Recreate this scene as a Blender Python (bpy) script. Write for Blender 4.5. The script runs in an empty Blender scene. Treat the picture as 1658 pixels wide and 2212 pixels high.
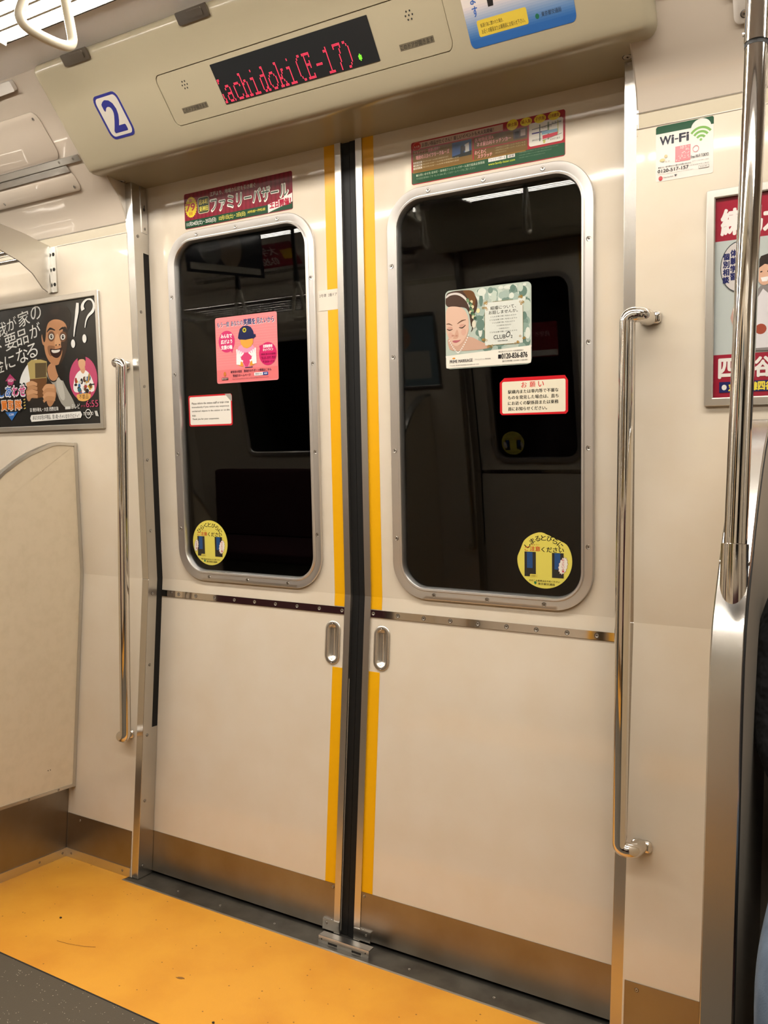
import bpy, bmesh, math, random
from mathutils import Vector, Matrix
random.seed(7)
R = math.radians
C = bpy.context.scene.collection
SC = bpy.context.scene

# ------------------------------------------------------------------ camera
def look(loc, yaw, pitch, roll):
    fwd = Vector((-math.sin(yaw) * math.cos(pitch), math.cos(yaw) * math.cos(pitch), math.sin(pitch)))
    right = Vector((math.cos(yaw), math.sin(yaw), 0)); up = right.cross(fwd)
    r = math.cos(roll) * right + math.sin(roll) * up
    u = -math.sin(roll) * right + math.cos(roll) * up
    m = Matrix((r, u, -fwd)).transposed().to_4x4(); m.translation = Vector(loc)
    return m
cam = bpy.data.objects.new('camera', bpy.data.cameras.new('camera')); C.objects.link(cam)
cam.matrix_world = look((1.0546, -1.7558, 1.0423), 0.5132, 0.0100, 0.0333)
cam.data.sensor_fit = 'VERTICAL'; cam.data.sensor_height = 36.0
cam.data.lens = 36.0 * 1760.56 / 2212.0
cam.data.clip_start = 0.02
SC.camera = cam
# ------------------------------------------------------------------ world, light levels
w = bpy.data.worlds.new('tunnel_dark'); SC.world = w; w.use_nodes = True
w.node_tree.nodes['Background'].inputs[0].default_value = (0.004, 0.004, 0.005, 1)
w.node_tree.nodes['Background'].inputs[1].default_value = 0.3
LAMP = 36.0; LAMPCOL = (1.0, 0.94, 0.85)
SC.view_settings.view_transform = 'Standard'; SC.view_settings.look = 'None'
SC.view_settings.gamma = 1.0; SC.view_settings.use_curve_mapping = False
SC.view_settings.exposure = 0.0
SC.cycles.max_bounces = 8; SC.cycles.glossy_bounces = 4; SC.cycles.diffuse_bounces = 4; SC.cycles.transmission_bounces = 6
SC.cycles.caustics_reflective = False; SC.cycles.caustics_refractive = False; SC.cycles.sample_clamp_indirect = 0.0

# ------------------------------------------------------------------ materials
def s2l(c):
    if isinstance(c, str):
        c = [int(c[i:i + 2], 16) / 255 for i in (0, 2, 4)]
    return tuple(v / 12.92 if v <= 0.04045 else ((v + 0.055) / 1.055) ** 2.4 for v in c)
MATS = {}; KD = 0.75     # overall reflectance level of everything that is not metal
def mat(name, col, rough=0.5, metal=0.0, bump=None, var=None, coat=0.0, emis=None, spec=None, streak=None, lin=False, trans=0, ior=None):
    m = bpy.data.materials.new(name); m.use_nodes = True; nt = m.node_tree; b = nt.nodes['Principled BSDF']
    c = col if lin else s2l(col)
    k_ = KD if (metal < .5 and not emis and not trans) else 1.0; c = tuple(v * k_ for v in c)
    b.inputs['Base Color'].default_value = (*c, 1); b.inputs['Roughness'].default_value = rough; b.inputs['Metallic'].default_value = metal
    if coat: b.inputs['Coat Weight'].default_value = coat; b.inputs['Coat Roughness'].default_value = 0.06
    if spec is not None: b.inputs['Specular IOR Level'].default_value = spec
    if trans: b.inputs['Transmission Weight'].default_value = trans
    if ior: b.inputs['IOR'].default_value = ior
    if emis: b.inputs['Emission Color'].default_value = (*emis[0], 1); b.inputs['Emission Strength'].default_value = emis[1]
    tc = nt.nodes.new('ShaderNodeTexCoord')
    geo = nt.nodes.new('ShaderNodeNewGeometry')
    def noise(scale, detail=2, stretch=None):
        n = nt.nodes.new('ShaderNodeTexNoise'); n.inputs['Scale'].default_value = scale; n.inputs['Detail'].default_value = detail
        mp = nt.nodes.new('ShaderNodeMapping'); nt.links.new(geo.outputs['Position'], mp.inputs[0])
        if stretch: mp.inputs['Scale'].default_value = stretch
        nt.links.new(mp.outputs[0], n.inputs['Vector']); return n
    if var:   # (scale, other colour, amount)
        n = noise(var[0], 4); mx = nt.nodes.new('ShaderNodeMix'); mx.data_type = 'RGBA'
        mx.inputs[6].default_value = (*c, 1); mx.inputs[7].default_value = (*[v * k_ for v in (var[1] if lin else s2l(var[1]))], 1)
        cr = nt.nodes.new('ShaderNodeMapRange'); cr.inputs['From Min'].default_value = var[2]; cr.inputs['From Max'].default_value = var[3]
        nt.links.new(n.outputs['Fac'], cr.inputs['Value']); nt.links.new(cr.outputs[0], mx.inputs[0]); nt.links.new(mx.outputs[2], b.inputs['Base Color'])
    if bump:  # (scale, strength, distance[, stretch])
        n = noise(bump[0], 2, bump[3] if len(bump) > 3 else None); bp = nt.nodes.new('ShaderNodeBump')
        bp.inputs['Strength'].default_value = bump[1]; bp.inputs['Distance'].default_value = bump[2]
        nt.links.new(n.outputs['Fac'], bp.inputs['Height']); nt.links.new(bp.outputs[0], b.inputs['Normal'])
        if coat: nt.links.new(bp.outputs[0], b.inputs['Coat Normal'])
    MATS[name] = m; return m
CREAM = mat('cream_laminate', 'E8DCC9', 0.055, bump=(6, 0.12, 0.002), spec=0.62, var=(9, 'E3D4BD', 0.35, 0.8))
GLOSS = mat('glossy_cream_panel', 'D6C9B8', 0.05, bump=(3.2, 0.35, 0.006), spec=0.6)
COVER = mat('beige_cover', 'B7AC92', 0.20, bump=(300, 0.05, 0.0005))
CREAM2 = mat('mottled_cream_board', 'E2D2B6', 0.45, var=(38, 'DACAAD', 0.42, 0.75))
BAND = mat('khaki_band', 'BDB094', 0.4)
CEIL = mat('ceiling_paint', 'EFE8E1', 0.35, bump=(200, 0.05, 0.0005))
STEEL = mat('brushed_steel', (0.60, 0.58, 0.55), 0.27, 1, bump=(60, 0.12, 0.0004, (25, 25, 0.6)), lin=True)
STEELH = mat('brushed_steel_kick', (0.31, 0.29, 0.265), 0.34, 1, bump=(60, 0.12, 0.0004, (0.6, 25, 25)), var=(7, (0.26, 0.225, 0.18), 0.35, 0.7), lin=True)
ALU = mat('satin_aluminium', (0.66, 0.64, 0.60), 0.30, 1, lin=True)
SATIN = mat('satin_grey_skin', 'C9BEAD', 0.4)
FRAME = mat('frame_aluminium', (0.72, 0.70, 0.68), 0.34, 1, lin=True, bump=(80, 0.1, 0.0003))
CHROME = mat('chrome', (0.70, 0.67, 0.63), 0.07, 1, lin=True)
MIRROR = mat('polished_steel', (0.62, 0.58, 0.54), 0.05, 1, lin=True)
RUBBER = mat('black_rubber', '0C0C0C', 0.55, spec=0.3)
DARK = mat('dark_slot', '15120F', 0.7)
TAPE = mat('yellow_tape', 'F5B400', 0.35)
GLASS = mat('door_glass', (0.55, 0.56, 0.55), 0.0, trans=1.0, ior=1.33, lin=True)
THRESH = mat('worn_threshold_metal', (0.20, 0.19, 0.165), 0.42, 1, lin=True, var=(14, (0.12, 0.11, 0.095), 0.35, 0.7))
YFLOOR = mat('yellow_floor', 'E8A435', 0.42, bump=(240, 0.25, 0.0008), var=(5, 'D8902A', 0.42, 0.72))
GFLOOR = mat('grey_floor', '544C40', 0.45, bump=(260, 0.25, 0.0008))
IVORY = mat('ivory_plastic', 'EFE6CF', 0.28)
BELT = mat('black_belt', '1C1A1A', 0.6)
MAROON = mat('maroon_moquette', '42121A', 0.9, bump=(500, 0.4, 0.001))
JACKET = mat('black_jacket_cloth', '0B0C12', 0.85, bump=(35, 0.9, 0.012))
JEANS = mat('faded_blue_denim', '5D6C7E', 0.9, bump=(600, 0.5, 0.0008), var=(22, '3C4A5C', 0.4, 0.75))
SKIN = mat('skin', 'D9A583', 0.5)
HAIR = mat('hair', '14100E', 0.6)
SCREWM = mat('screw_steel', (0.45, 0.42, 0.38), 0.3, 1, lin=True)
DISP = mat('display_black', '26282A', 0.25)
LED = mat('red_led', 'FF2040', 0.5, emis=((1.0, 0.05, 0.10), 1.7))
LEDG = mat('green_led', '60FF20', 0.5, emis=((0.25, 1.0, 0.05), 1.3))
EMIT = mat('lamp_diffuser_glow', 'FFFFFF', 0.5, emis=(LAMPCOL, LAMP))
WHITEP = mat('white_fixture_paint', 'E8E2DA', 0.4)
TUNNEL = mat('tunnel_concrete', '2A2927', 0.9)
SOLE = mat('white_shoe', 'D8D4CC', 0.6)
# flat print: colours come from a face attribute (posters, stickers)
def print_mat(name, rough):
    m = bpy.data.materials.new(name); m.use_nodes = True; nt = m.node_tree; b = nt.nodes['Principled BSDF']
    a = nt.nodes.new('ShaderNodeAttribute'); a.attribute_name = 'ink'; vm = nt.nodes.new('ShaderNodeVectorMath'); vm.operation = 'SCALE'; vm.inputs['Scale'].default_value = KD
    nt.links.new(a.outputs['Color'], vm.inputs[0]); nt.links.new(vm.outputs[0], b.inputs['Base Color'])
    b.inputs['Roughness'].default_value = rough; return m
PRINT = print_mat('printed_sheet', 0.45); PRINTG = print_mat('glossy_print', 0.14)
def specks(m, dens, col, size):   # dirt specks / mineral chips of the floor sheet itself
    nt = m.node_tree; b = nt.nodes['Principled BSDF']; geo = nt.nodes.new('ShaderNodeNewGeometry')
    v = nt.nodes.new('ShaderNodeTexVoronoi'); v.inputs['Scale'].default_value = dens; nt.links.new(geo.outputs['Position'], v.inputs['Vector'])
    n = nt.nodes.new('ShaderNodeTexNoise'); n.inputs['Scale'].default_value = dens * 0.35; nt.links.new(geo.outputs['Position'], n.inputs['Vector'])
    lt = nt.nodes.new('ShaderNodeMath'); lt.operation = 'LESS_THAN'; lt.inputs[1].default_value = size; nt.links.new(v.outputs['Distance'], lt.inputs[0])
    gt = nt.nodes.new('ShaderNodeMath'); gt.operation = 'GREATER_THAN'; gt.inputs[1].default_value = 0.56; nt.links.new(n.outputs['Fac'], gt.inputs[0])
    mu = nt.nodes.new('ShaderNodeMath'); mu.operation = 'MULTIPLY'; nt.links.new(lt.outputs[0], mu.inputs[0]); nt.links.new(gt.outputs[0], mu.inputs[1])
    mx = nt.nodes.new('ShaderNodeMix'); mx.data_type = 'RGBA'; mx.inputs[7].default_value = (*[v * KD for v in s2l(col)], 1); nt.links.new(mu.outputs[0], mx.inputs[0])
    src = b.inputs['Base Color'].links[0].from_socket if b.inputs['Base Color'].links else None
    if src: nt.links.new(src, mx.inputs[6])
    else: mx.inputs[6].default_value = b.inputs['Base Color'].default_value
    nt.links.new(mx.outputs[2], b.inputs['Base Color'])
specks(YFLOOR, 55, '8A5A1E', 0.11); specks(GFLOOR, 170, 'D8CFBE', 0.16)

# ------------------------------------------------------------------ geometry helpers
YC = -1.20            # car centre line; the other side of the car is this side turned half round
TURN = False
def T(v):
    return Vector((-v[0], 2 * YC - v[1], v[2])) if TURN else Vector(v)
def TD(v):
    return Vector((-v[0], -v[1], v[2])) if TURN else Vector(v)
WM = {}
class MB:
    def __init__(s): s.v = []; s.f = []; s.m = []; s.c = []
    def add(s, vs, fs, mi=0, col=None):
        o = len(s.v); s.v += [Vector(p) for p in vs]
        for f in fs: s.f.append([i + o for i in f]); s.m.append(mi); s.c.append(col)
    def box(s, x0, x1, y0, y1, z0, z1, mi=0):
        s.add([(x0, y0, z0), (x1, y0, z0), (x1, y1, z0), (x0, y1, z0), (x0, y0, z1), (x1, y0, z1), (x1, y1, z1), (x0, y1, z1)],
              [(0, 3, 2, 1), (4, 5, 6, 7), (0, 1, 5, 4), (1, 2, 6, 5), (2, 3, 7, 6), (3, 0, 4, 7)], mi)
        return s
    def hexa(s, p, mi=0):   # 8 points in box order
        s.add(p, [(0, 3, 2, 1), (4, 5, 6, 7), (0, 1, 5, 4), (1, 2, 6, 5), (2, 3, 7, 6), (3, 0, 4, 7)], mi); return s
    def prism(s, mp, pts, d0, d1, mi=0, col=None):   # outline in a plane, pushed from d0 to d1
        n = len(pts); a = [mp(x, z, d0) for x, z in pts]; b = [mp(x, z, d1) for x, z in pts]
        s.add(a + b, [list(range(n))[::-1], list(range(n, 2 * n))] + [(i, (i + 1) % n, n + (i + 1) % n, n + i) for i in range(n)], mi, col); return s
    def loft(s, mp, x0, x1, z0, z1, r, prof, n=8, mi=0, cap=False):
        rings = []
        for ins, d in prof:
            rr = max(r - ins, 0.0005); rings.append([mp(x, z, d) for x, z in rrect(x0 + ins, x1 - ins, z0 + ins, z1 - ins, rr, n)])
        N = len(rings[0]); vs = [p for q in rings for p in q]; fs = []
        for k in range(len(rings) - 1):
            for i in range(N): j = (i + 1) % N; fs.append((k * N + i, k * N + j, (k + 1) * N + j, (k + 1) * N + i))
        if cap: fs.append([(len(rings) - 1) * N + i for i in range(N)])
        s.add(vs, fs, mi); return s
    def holed(s, mp, X0, X1, Z0, Z1, x0, x1, z0, z1, r, d, n=8, mi=0, flip=False):  # rectangle with a rounded hole
        inn = rrect(x0, x1, z0, z1, r, n); N = len(inn); m = n + 1
        oc = [(X1, Z0), (X1, Z1), (X0, Z1), (X0, Z0)]
        vs = [mp(x, z, d) for x, z in inn] + [mp(x, z, d) for x, z in oc]; fs = []
        for i in range(N):
            j = (i + 1) % N; ci, cj = i // m, j // m
            f = (i, j, N + cj, N + ci) if ci != cj else (i, j, N + ci)
            fs.append(f[::-1] if not flip else f)
        s.add(vs, fs, mi); return s
    def tube(s, pts, r, n=14, mi=0, close=False, sx=1.0):
        pts = [Vector(p) for p in pts]; rings = []; ref = None; N = len(pts)
        for i, p in enumerate(pts):
            a = pts[(i - 1) % N] if (i or close) else p; b = pts[(i + 1) % N] if (i < N - 1 or close) else p
            t = (b - a).normalized()
            if ref is None: ref = Vector((1, 0, 0)) if abs(t.x) < 0.9 else Vector((0, 1, 0))
            ref = (ref - t * ref.dot(t)).normalized(); bi = t.cross(ref)
            rr = r[i] if isinstance(r, (list, tuple)) else r
            rings.append([p + ref * rr * sx * math.cos(2 * math.pi * k / n) + bi * rr * math.sin(2 * math.pi * k / n) for k in range(n)])
        vs = [q for g in rings for q in g]; fs = []
        for k in range(N if close else N - 1):
            k2 = (k + 1) % N
            for i in range(n): j = (i + 1) % n; fs.append((k * n + i, k * n + j, k2 * n + j, k2 * n + i))
        if not close: fs.append(list(range(n))[::-1]); fs.append([(N - 1) * n + i for i in range(n)])
        s.add(vs, fs, mi); return s
def rrect(x0, x1, z0, z1, r, n=6):
    out = []
    for cx, cz, a0 in ((x1 - r, z0 + r, -90), (x1 - r, z1 - r, 0), (x0 + r, z1 - r, 90), (x0 + r, z0 + r, 180)):
        for k in range(n + 1):
            a = R(a0 + 90 * k / n); out.append((cx + r * math.cos(a), cz + r * math.sin(a)))
    return out
def ell(cx, cz, rx, rz, n=20, a0=0):
    return [(cx + rx * math.cos(2 * math.pi * k / n + a0), cz + rz * math.sin(2 * math.pi * k / n + a0)) for k in range(n)]
def bend(pts, r, n=6):   # round the inner corners of a path
    pts = [Vector(p) for p in pts]; out = [pts[0]]
    for i in range(1, len(pts) - 1):
        a, b, c = pts[i - 1], pts[i], pts[i + 1]; u = (a - b).normalized(); v = (c - b).normalized()
        q = min(r, (a - b).length * .49, (c - b).length * .49); p0 = b + u * q; p1 = b + v * q
        for k in range(n + 1): t = k / n; out.append(p0 * (1 - t) ** 2 + b * 2 * t * (1 - t) + p1 * t * t)
    return out + [pts[-1]]
def put(o, M, parent=None):
    o.matrix_basis = M; WM[o.name] = M
    if parent is not None: o.parent = parent; o.matrix_parent_inverse = WM[parent.name].inverted()
    C.objects.link(o); return o
def obj(name, mb, m, parent=None, smooth=35, bev=None, kind=None, label=None, fixn=True):
    me = bpy.data.meshes.new(name); vs = [T(p) for p in mb.v]
    lo = Vector([min(p[i] for p in vs) for i in range(3)]); hi = Vector([max(p[i] for p in vs) for i in range(3)])
    org = Vector(((lo.x + hi.x) / 2, (lo.y + hi.y) / 2, lo.z))
    me.from_pydata([p - org for p in vs], [], mb.f)
    for q in (m if isinstance(m, (list, tuple)) else [m]): me.materials.append(q)
    me.polygons.foreach_set('material_index', mb.m)
    if any(c is not None for c in mb.c):
        at = me.color_attributes.new('ink', 'FLOAT_COLOR', 'CORNER')
        for p, c in zip(me.polygons, mb.c):
            cc = (*(c or (1, 1, 1)), 1)
            for li in p.loop_indices: at.data[li].color = cc
    if fixn:
        b = bmesh.new(); b.from_mesh(me); bmesh.ops.recalc_face_normals(b, faces=b.faces); b.to_mesh(me); b.free()
    if smooth:
        me.polygons.foreach_set('use_smooth', [True] * len(me.polygons)); me.set_sharp_from_angle(angle=R(smooth))
    o = bpy.data.objects.new(name, me); put(o, Matrix.Translation(org), parent)
    if bev:
        md = o.modifiers.new('bevel', 'BEVEL'); md.width = bev; md.segments = 3; md.limit_method = 'ANGLE'; md.angle_limit = R(40); md.harden_normals = True
    if kind: o['kind'] = kind
    if label: o['label'] = label
    return o
def tag(o, label, cat, group=None):
    o['label'] = label; o['category'] = cat
    if group: o['group'] = group
    return o
def thing(name, loc, label, cat, group=None):
    o = bpy.data.objects.new(name, None); o.empty_display_size = 0.05
    put(o, Matrix.Translation(T(loc))); return tag(o, label, cat, group)
def struct(o): o['kind'] = 'structure'; return o
def sroot(name, loc): 
    o = bpy.data.objects.new(name, None); o.empty_display_size = 0.05; put(o, Matrix.Translation(T(loc))); return struct(o)

# the planes of the car side.  z is height; d comes out of the surface into the car
TU = 0.108; ZK = 0.8513
NU = Vector((0, -1, -TU)).normalized(); ND = Vector((0, -1, 0)); N45 = Vector((0, -1, -1)).normalized()
def upper(base): return lambda x, z, d: Vector((x, base - TU * (z - ZK), z)) + NU * d
def lower(base): return lambda x, z, d: Vector((x, base - d, z))
DU, DL = upper(0.0), lower(0.0)
WU, WL = upper(-0.058), lower(-0.058)
def HD(x, z, d): return Vector((x, 1.66 - z, z)) + N45 * d          # header face
def CV(x, z, d): return Vector((x, 1.70 - z, z)) + N45 * d          # upper cove
def kbox(mb, x0, x1, z0, z1, base, d0, d1, mi=0):
    for a, b, low in ((z0, min(z1, ZK), True), (max(z0, ZK), z1, False)):
        if b - a > 1e-4:
            if low:  g = lambda x, z, d: Vector((x, base - d, z))
            else: g = lambda x, z, d: Vector((x, base - TU * (z - ZK) - d, z))
            mb.hexa([g(x0, a, d1), g(x1, a, d1), g(x1, a, d0), g(x0, a, d0), g(x0, b, d1), g(x1, b, d1), g(x1, b, d0), g(x0, b, d0)], mi)
    return mb
_sc = {}
def screw(p, n, parent, r=0.0042, m=None):
    key = (round(r, 4), (m or SCREWM).name)
    if key not in _sc:
        b = MB(); N = 14
        r1 = [(r * math.cos(2 * math.pi * k / N), r * math.sin(2 * math.pi * k / N)) for k in range(N)]
        vs = [(x, y, 0) for x, y in r1] + [(x * .9, y * .9, .0008) for x, y in r1] + [(x * .55, y * .55, .0003) for x, y in r1]
        fs = [(i, (i + 1) % N, N + (i + 1) % N, N + i) for i in range(N)] + [(N + i, N + (i + 1) % N, 2 * N + (i + 1) % N, 2 * N + i) for i in range(N)]
        b.add(vs, fs, 0); b.add([(x * 1.18, y * 1.18, -.00005) for x, y in r1], [list(range(N))], 1); b.add([(x * .55, y * .55, .0003) for x, y in r1], [list(range(N))], 0)
        k = r * .38; q = r * .11
        for (a, c) in ((k, q), (q, k)): b.add([(-a, -c, .0005), (a, -c, .0005), (a, c, .0005), (-a, c, .0005)], [(0, 1, 2, 3)], 1)
        me = bpy.data.meshes.new('screw'); me.from_pydata(b.v, [], b.f); me.materials.append(m or SCREWM); me.materials.append(DARK)
        me.polygons.foreach_set('material_index', b.m); _sc[key] = me
    o = bpy.data.objects.new('screw', _sc[key]); nn = TD(n).normalized()
    M = nn.to_track_quat('Z', 'Y').to_matrix().to_4x4(); M.translation = T(Vector(p)) + nn * 0.0002
    return put(o, M, parent)

# ------------------------------------------------------------------ flat printing
_tx = {}
def tgeom(s):
    k = s
    if k not in _tx:
        c = bpy.data.curves.new('t', 'FONT'); c.body = s; c.resolution_u = 3; c.fill_mode = 'FRONT'
        o = bpy.data.objects.new('t', c); C.objects.link(o)
        me = bpy.data.meshes.new_from_object(o.evaluated_get(bpy.context.evaluated_depsgraph_get()))
        vs = [(v.co.x, v.co.y) for v in me.vertices]; fs = [tuple(p.vertices) for p in me.polygons]
        bpy.data.objects.remove(o); bpy.data.curves.remove(c); bpy.data.meshes.remove(me)
        if not vs: vs = [(0, 0), (1, 0), (1, 1)]; fs = []
        x0 = min(v[0] for v in vs); x1 = max(v[0] for v in vs); y0 = min(v[1] for v in vs); y1 = max(v[1] for v in vs)
        _tx[k] = ([((x - x0) / (x1 - x0), (y - y0) / max(y1 - y0, 1e-6)) for x, y in vs], fs)
    return _tx[k]
class Canvas:   # a sheet of print; u to the right, v up, both 0..1
    def __init__(s, mp, x0, x1, z0, z1, d=0.0005, step=0.00001):
        s.mp = mp; s.x0 = x0; s.x1 = x1; s.z0 = z0; s.z1 = z1; s.d = d; s.step = step; s.mb = MB(); s.asp = abs(x1 - x0) / abs(z1 - z0)
    def P(s, u, v): return s.mp(s.x0 + (s.x1 - s.x0) * u, s.z0 + (s.z1 - s.z0) * v, s.d)
    def poly(s, pts, col): s.d += s.step; s.mb.add([s.P(u, v) for u, v in pts], [list(range(len(pts)))], 0, s2l(col)); return s
    def base(s, col, r=0.0, th=None, pts=None):
        if pts is None:
            pts = [((x - s.x0) / (s.x1 - s.x0), (z - s.z0) / (s.z1 - s.z0)) for x, z in rrect(min(s.x0, s.x1), max(s.x0, s.x1), s.z0, s.z1, max(r, .0004), 5)]
        mp2 = lambda u, v, d: s.mp(s.x0 + (s.x1 - s.x0) * u, s.z0 + (s.z1 - s.z0) * v, d)
        s.mb.prism(mp2, pts, 0.0, s.d, 0, s2l(col)); return s
    def rect(s, u0, v0, u1, v1, col): return s.poly([(u0, v0), (u1, v0), (u1, v1), (u0, v1)], col)
    def rr(s, u0, v0, u1, v1, r, col):   # r in v units
        return s.poly([(u0 + (x - 0), v) for x, v in [(p[0] / s.asp, p[1]) for p in rrect(0, (u1 - u0) * s.asp, v0, v1, r, 4)]], col)
    def ell(s, u, v, ru, rv, col, n=20): return s.poly(ell(u, v, ru, rv, n), col)
    def ring(s, u, v, ru, rv, w, col, n=24):
        s.d += s.step; a = ell(u, v, ru, rv, n); b = ell(u, v, ru - w / s.asp, rv - w, n)
        s.mb.add([s.P(*p) for p in a + b], [(i, (i + 1) % n, n + (i + 1) % n, n + i) for i in range(n)], 0, s2l(col)); return s
    def line(s, pts, w, col):
        s.d += s.step
        for (a, b) in zip(pts, pts[1:]):
            dx = (b[0] - a[0]) * s.asp; dy = b[1] - a[1]; L = math.hypot(dx, dy) or 1; nx = -dy / L * w / 2 / s.asp; ny = dx / L * w / 2
            s.mb.add([s.P(a[0] + nx, a[1] + ny), s.P(b[0] + nx, b[1] + ny), s.P(b[0] - nx, b[1] - ny), s.P(a[0] - nx, a[1] - ny)], [(0, 1, 2, 3)], 0, s2l(col))
        return s
    def text(s, u0, v0, u1, v1, t, col, bold=0.0, rot=0, shear=0.0):
        # weight comes from overprinting the same ink at small offsets
        vs, fs = tgeom(t); s.d += s.step; pts = []
        cu, cv = (u0 + u1) / 2, (v0 + v1) / 2; cr, sr = math.cos(R(rot)), math.sin(R(rot))
        for a, b in vs:
            x = (u0 + (u1 - u0) * a - cu) * s.asp + shear * (b - .5) * (v1 - v0); y = v0 + (v1 - v0) * b - cv
            pts.append((cu + (x * cr - y * sr) / s.asp, cv + x * sr + y * cr))
        k = bold * (v1 - v0) * .95
        if bold <= 0.008: offs = [(0, 0)]
        elif bold < .035: offs = [(-k, 0), (k, 0), (0, k * .5)]
        else: offs = [(k * math.cos(R(q)), k * math.sin(R(q))) for q in range(0, 360, 45)] + [(0, 0)]
        for dx, dy in offs:
            s.d += 4e-6; s.mb.add([s.P(u + dx / s.asp, v + dy) for u, v in pts], fs, 0, s2l(col))
        return s
    def sm(s, pts, col, it=2):   # polygon with its corners rounded off
        for _ in range(it):
            q = []
            for i, p in enumerate(pts):
                n = pts[(i + 1) % len(pts)]; q += [(p[0] * .75 + n[0] * .25, p[1] * .75 + n[1] * .25), (p[0] * .25 + n[0] * .75, p[1] * .25 + n[1] * .75)]
            pts = q
        return s.poly(pts, col)
    def brush(s, pts, ws, col, n=6):   # stroke of changing width through a smooth path
        P = []; W = []; N = len(pts)
        for i in range(N - 1):
            a, b, c_, d = pts[max(i - 1, 0)], pts[i], pts[i + 1], pts[min(i + 2, N - 1)]
            for k in range(n):
                u = k / n; P.append(tuple(.5 * ((2 * b[j]) + (c_[j] - a[j]) * u + (2 * a[j] - 5 * b[j] + 4 * c_[j] - d[j]) * u * u + (3 * b[j] - a[j] - 3 * c_[j] + d[j]) * u ** 3) for j in (0, 1))); W.append(ws[i] + (ws[i + 1] - ws[i]) * u)
        P.append(pts[-1]); W.append(ws[-1]); L = []; Q = []
        for i, p in enumerate(P):
            a = P[max(i - 1, 0)]; b = P[min(i + 1, len(P) - 1)]; dx = (b[0] - a[0]) * s.asp; dy = b[1] - a[1]; q = math.hypot(dx, dy) or 1; h = W[i] / 2
            L.append((p[0] - dy / q * h / s.asp, p[1] + dx / q * h)); Q.append((p[0] + dy / q * h / s.asp, p[1] - dx / q * h))
        s.d += s.step
        for i in range(len(P) - 1): s.mb.add([s.P(*L[i]), s.P(*L[i + 1]), s.P(*Q[i + 1]), s.P(*Q[i])], [(0, 1, 2, 3)], 0, s2l(col))
        return s
    def vtext(s, u0, u1, v1, v0, t, col, bold=0.0):
        h = (v1 - v0) / len(t)
        for i, ch in enumerate(t): s.text(u0, v1 - (i + .92) * h, u1, v1 - (i + .08) * h, ch, col, bold)
        return s
    def arctext(s, t, cu, cv, ru, rv, a0, a1, h, col, bold=0.0):
        for i, ch in enumerate(t):
            a = a0 + (a1 - a0) * i / (len(t) - 1); u = cu + ru * math.cos(R(a)); v = cv + rv * math.sin(R(a))
            s.text(u - h / 2 / s.asp, v - h / 2, u + h / 2 / s.asp, v + h / 2, ch, col, bold, rot=a - 90)
        return s
    def done(s, name, m=None, parent=None): return obj(name, s.mb, m or PRINT, parent, smooth=0, fixn=False)

# ================================================================== STRUCTURE
XE = 2.62
obj_floor = MB()
root = sroot('floor', (0, YC, -0.03))
YB = -0.506
for nm, y0, y1, m in (('yellow_sheet', YB, -0.0842, YFLOOR), ('yellow_sheet', 2 * YC + .0842, 2 * YC - YB, YFLOOR)):
    e = MB(); e.box(-0.97, 0.97, y0, y1, -0.03, 0.0)
    ya, yb = (-.0842, -.058) if y0 > YC else (2 * YC + .058, 2 * YC + .0842)
    for xa, xb in ((-.97, -.6995), (.6995, .97)): e.box(xa, xb, ya, yb, -.03, 0.0)
    obj(nm, e, m, root, smooth=0)
g = MB(); g.box(-XE, XE, 2 * YC - YB, YB, -0.03, -0.0002)
for y0, y1 in ((YB, -0.0), (2 * YC, 2 * YC - YB)):
    g.box(-XE, -0.97, y0, y1, -0.03, -0.0002); g.box(0.97, XE, y0, y1, -0.03, -0.0002)
obj('grey_sheet', g, GFLOOR, root, smooth=0)
obj('sheet_joint', MB().box(-.97, .97, YB - .0025, YB + .0005, -.001, .0006), DARK, root, smooth=0)
root = sroot('ceiling', (0, YC, 2.14))
obj('ceiling_panel', MB().box(-XE, XE, -1.83, -0.43, 2.14, 2.17), CEIL, root, smooth=0)
for k, y in enumerate((-.555, -.80, -1.46, -1.705)):
    obj('air_slot', MB().box(-XE, XE, y - .007, y + .007, 2.132, 2.141), DARK, root, smooth=0)
for k, x in enumerate((-XE, XE)):
    s_ = 1 if x > 0 else -1
    o = struct(obj('wall_right' if k else 'wall_left', MB().box(min(x, x + .03 * s_), max(x, x + .03 * s_), 2 * YC, 0, -.03, 2.17), CREAM, smooth=0))
    d = MB(); d.loft(lambda y, z, dd: Vector((x - s_ * dd, y, z)), YC - .35, YC + .35, .02, 1.85, .03, [(0, 0), (0, .02), (.004, .024)], cap=True)
    obj('gangway_door', d, STEEL, o)
# tunnel wall outside the door glass, dark concrete
for TURN in (False, True):
    t = MB(); t.box(-4, 4, 1.1, 1.2, -1.2, 3.4)
    struct(obj('wall_tunnel', t, TUNNEL, smooth=0))
TURN = False
obj_names = iter(range(1, 99)); tn = iter(range(1, 99)); wn = iter(range(1, 9))

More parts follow.
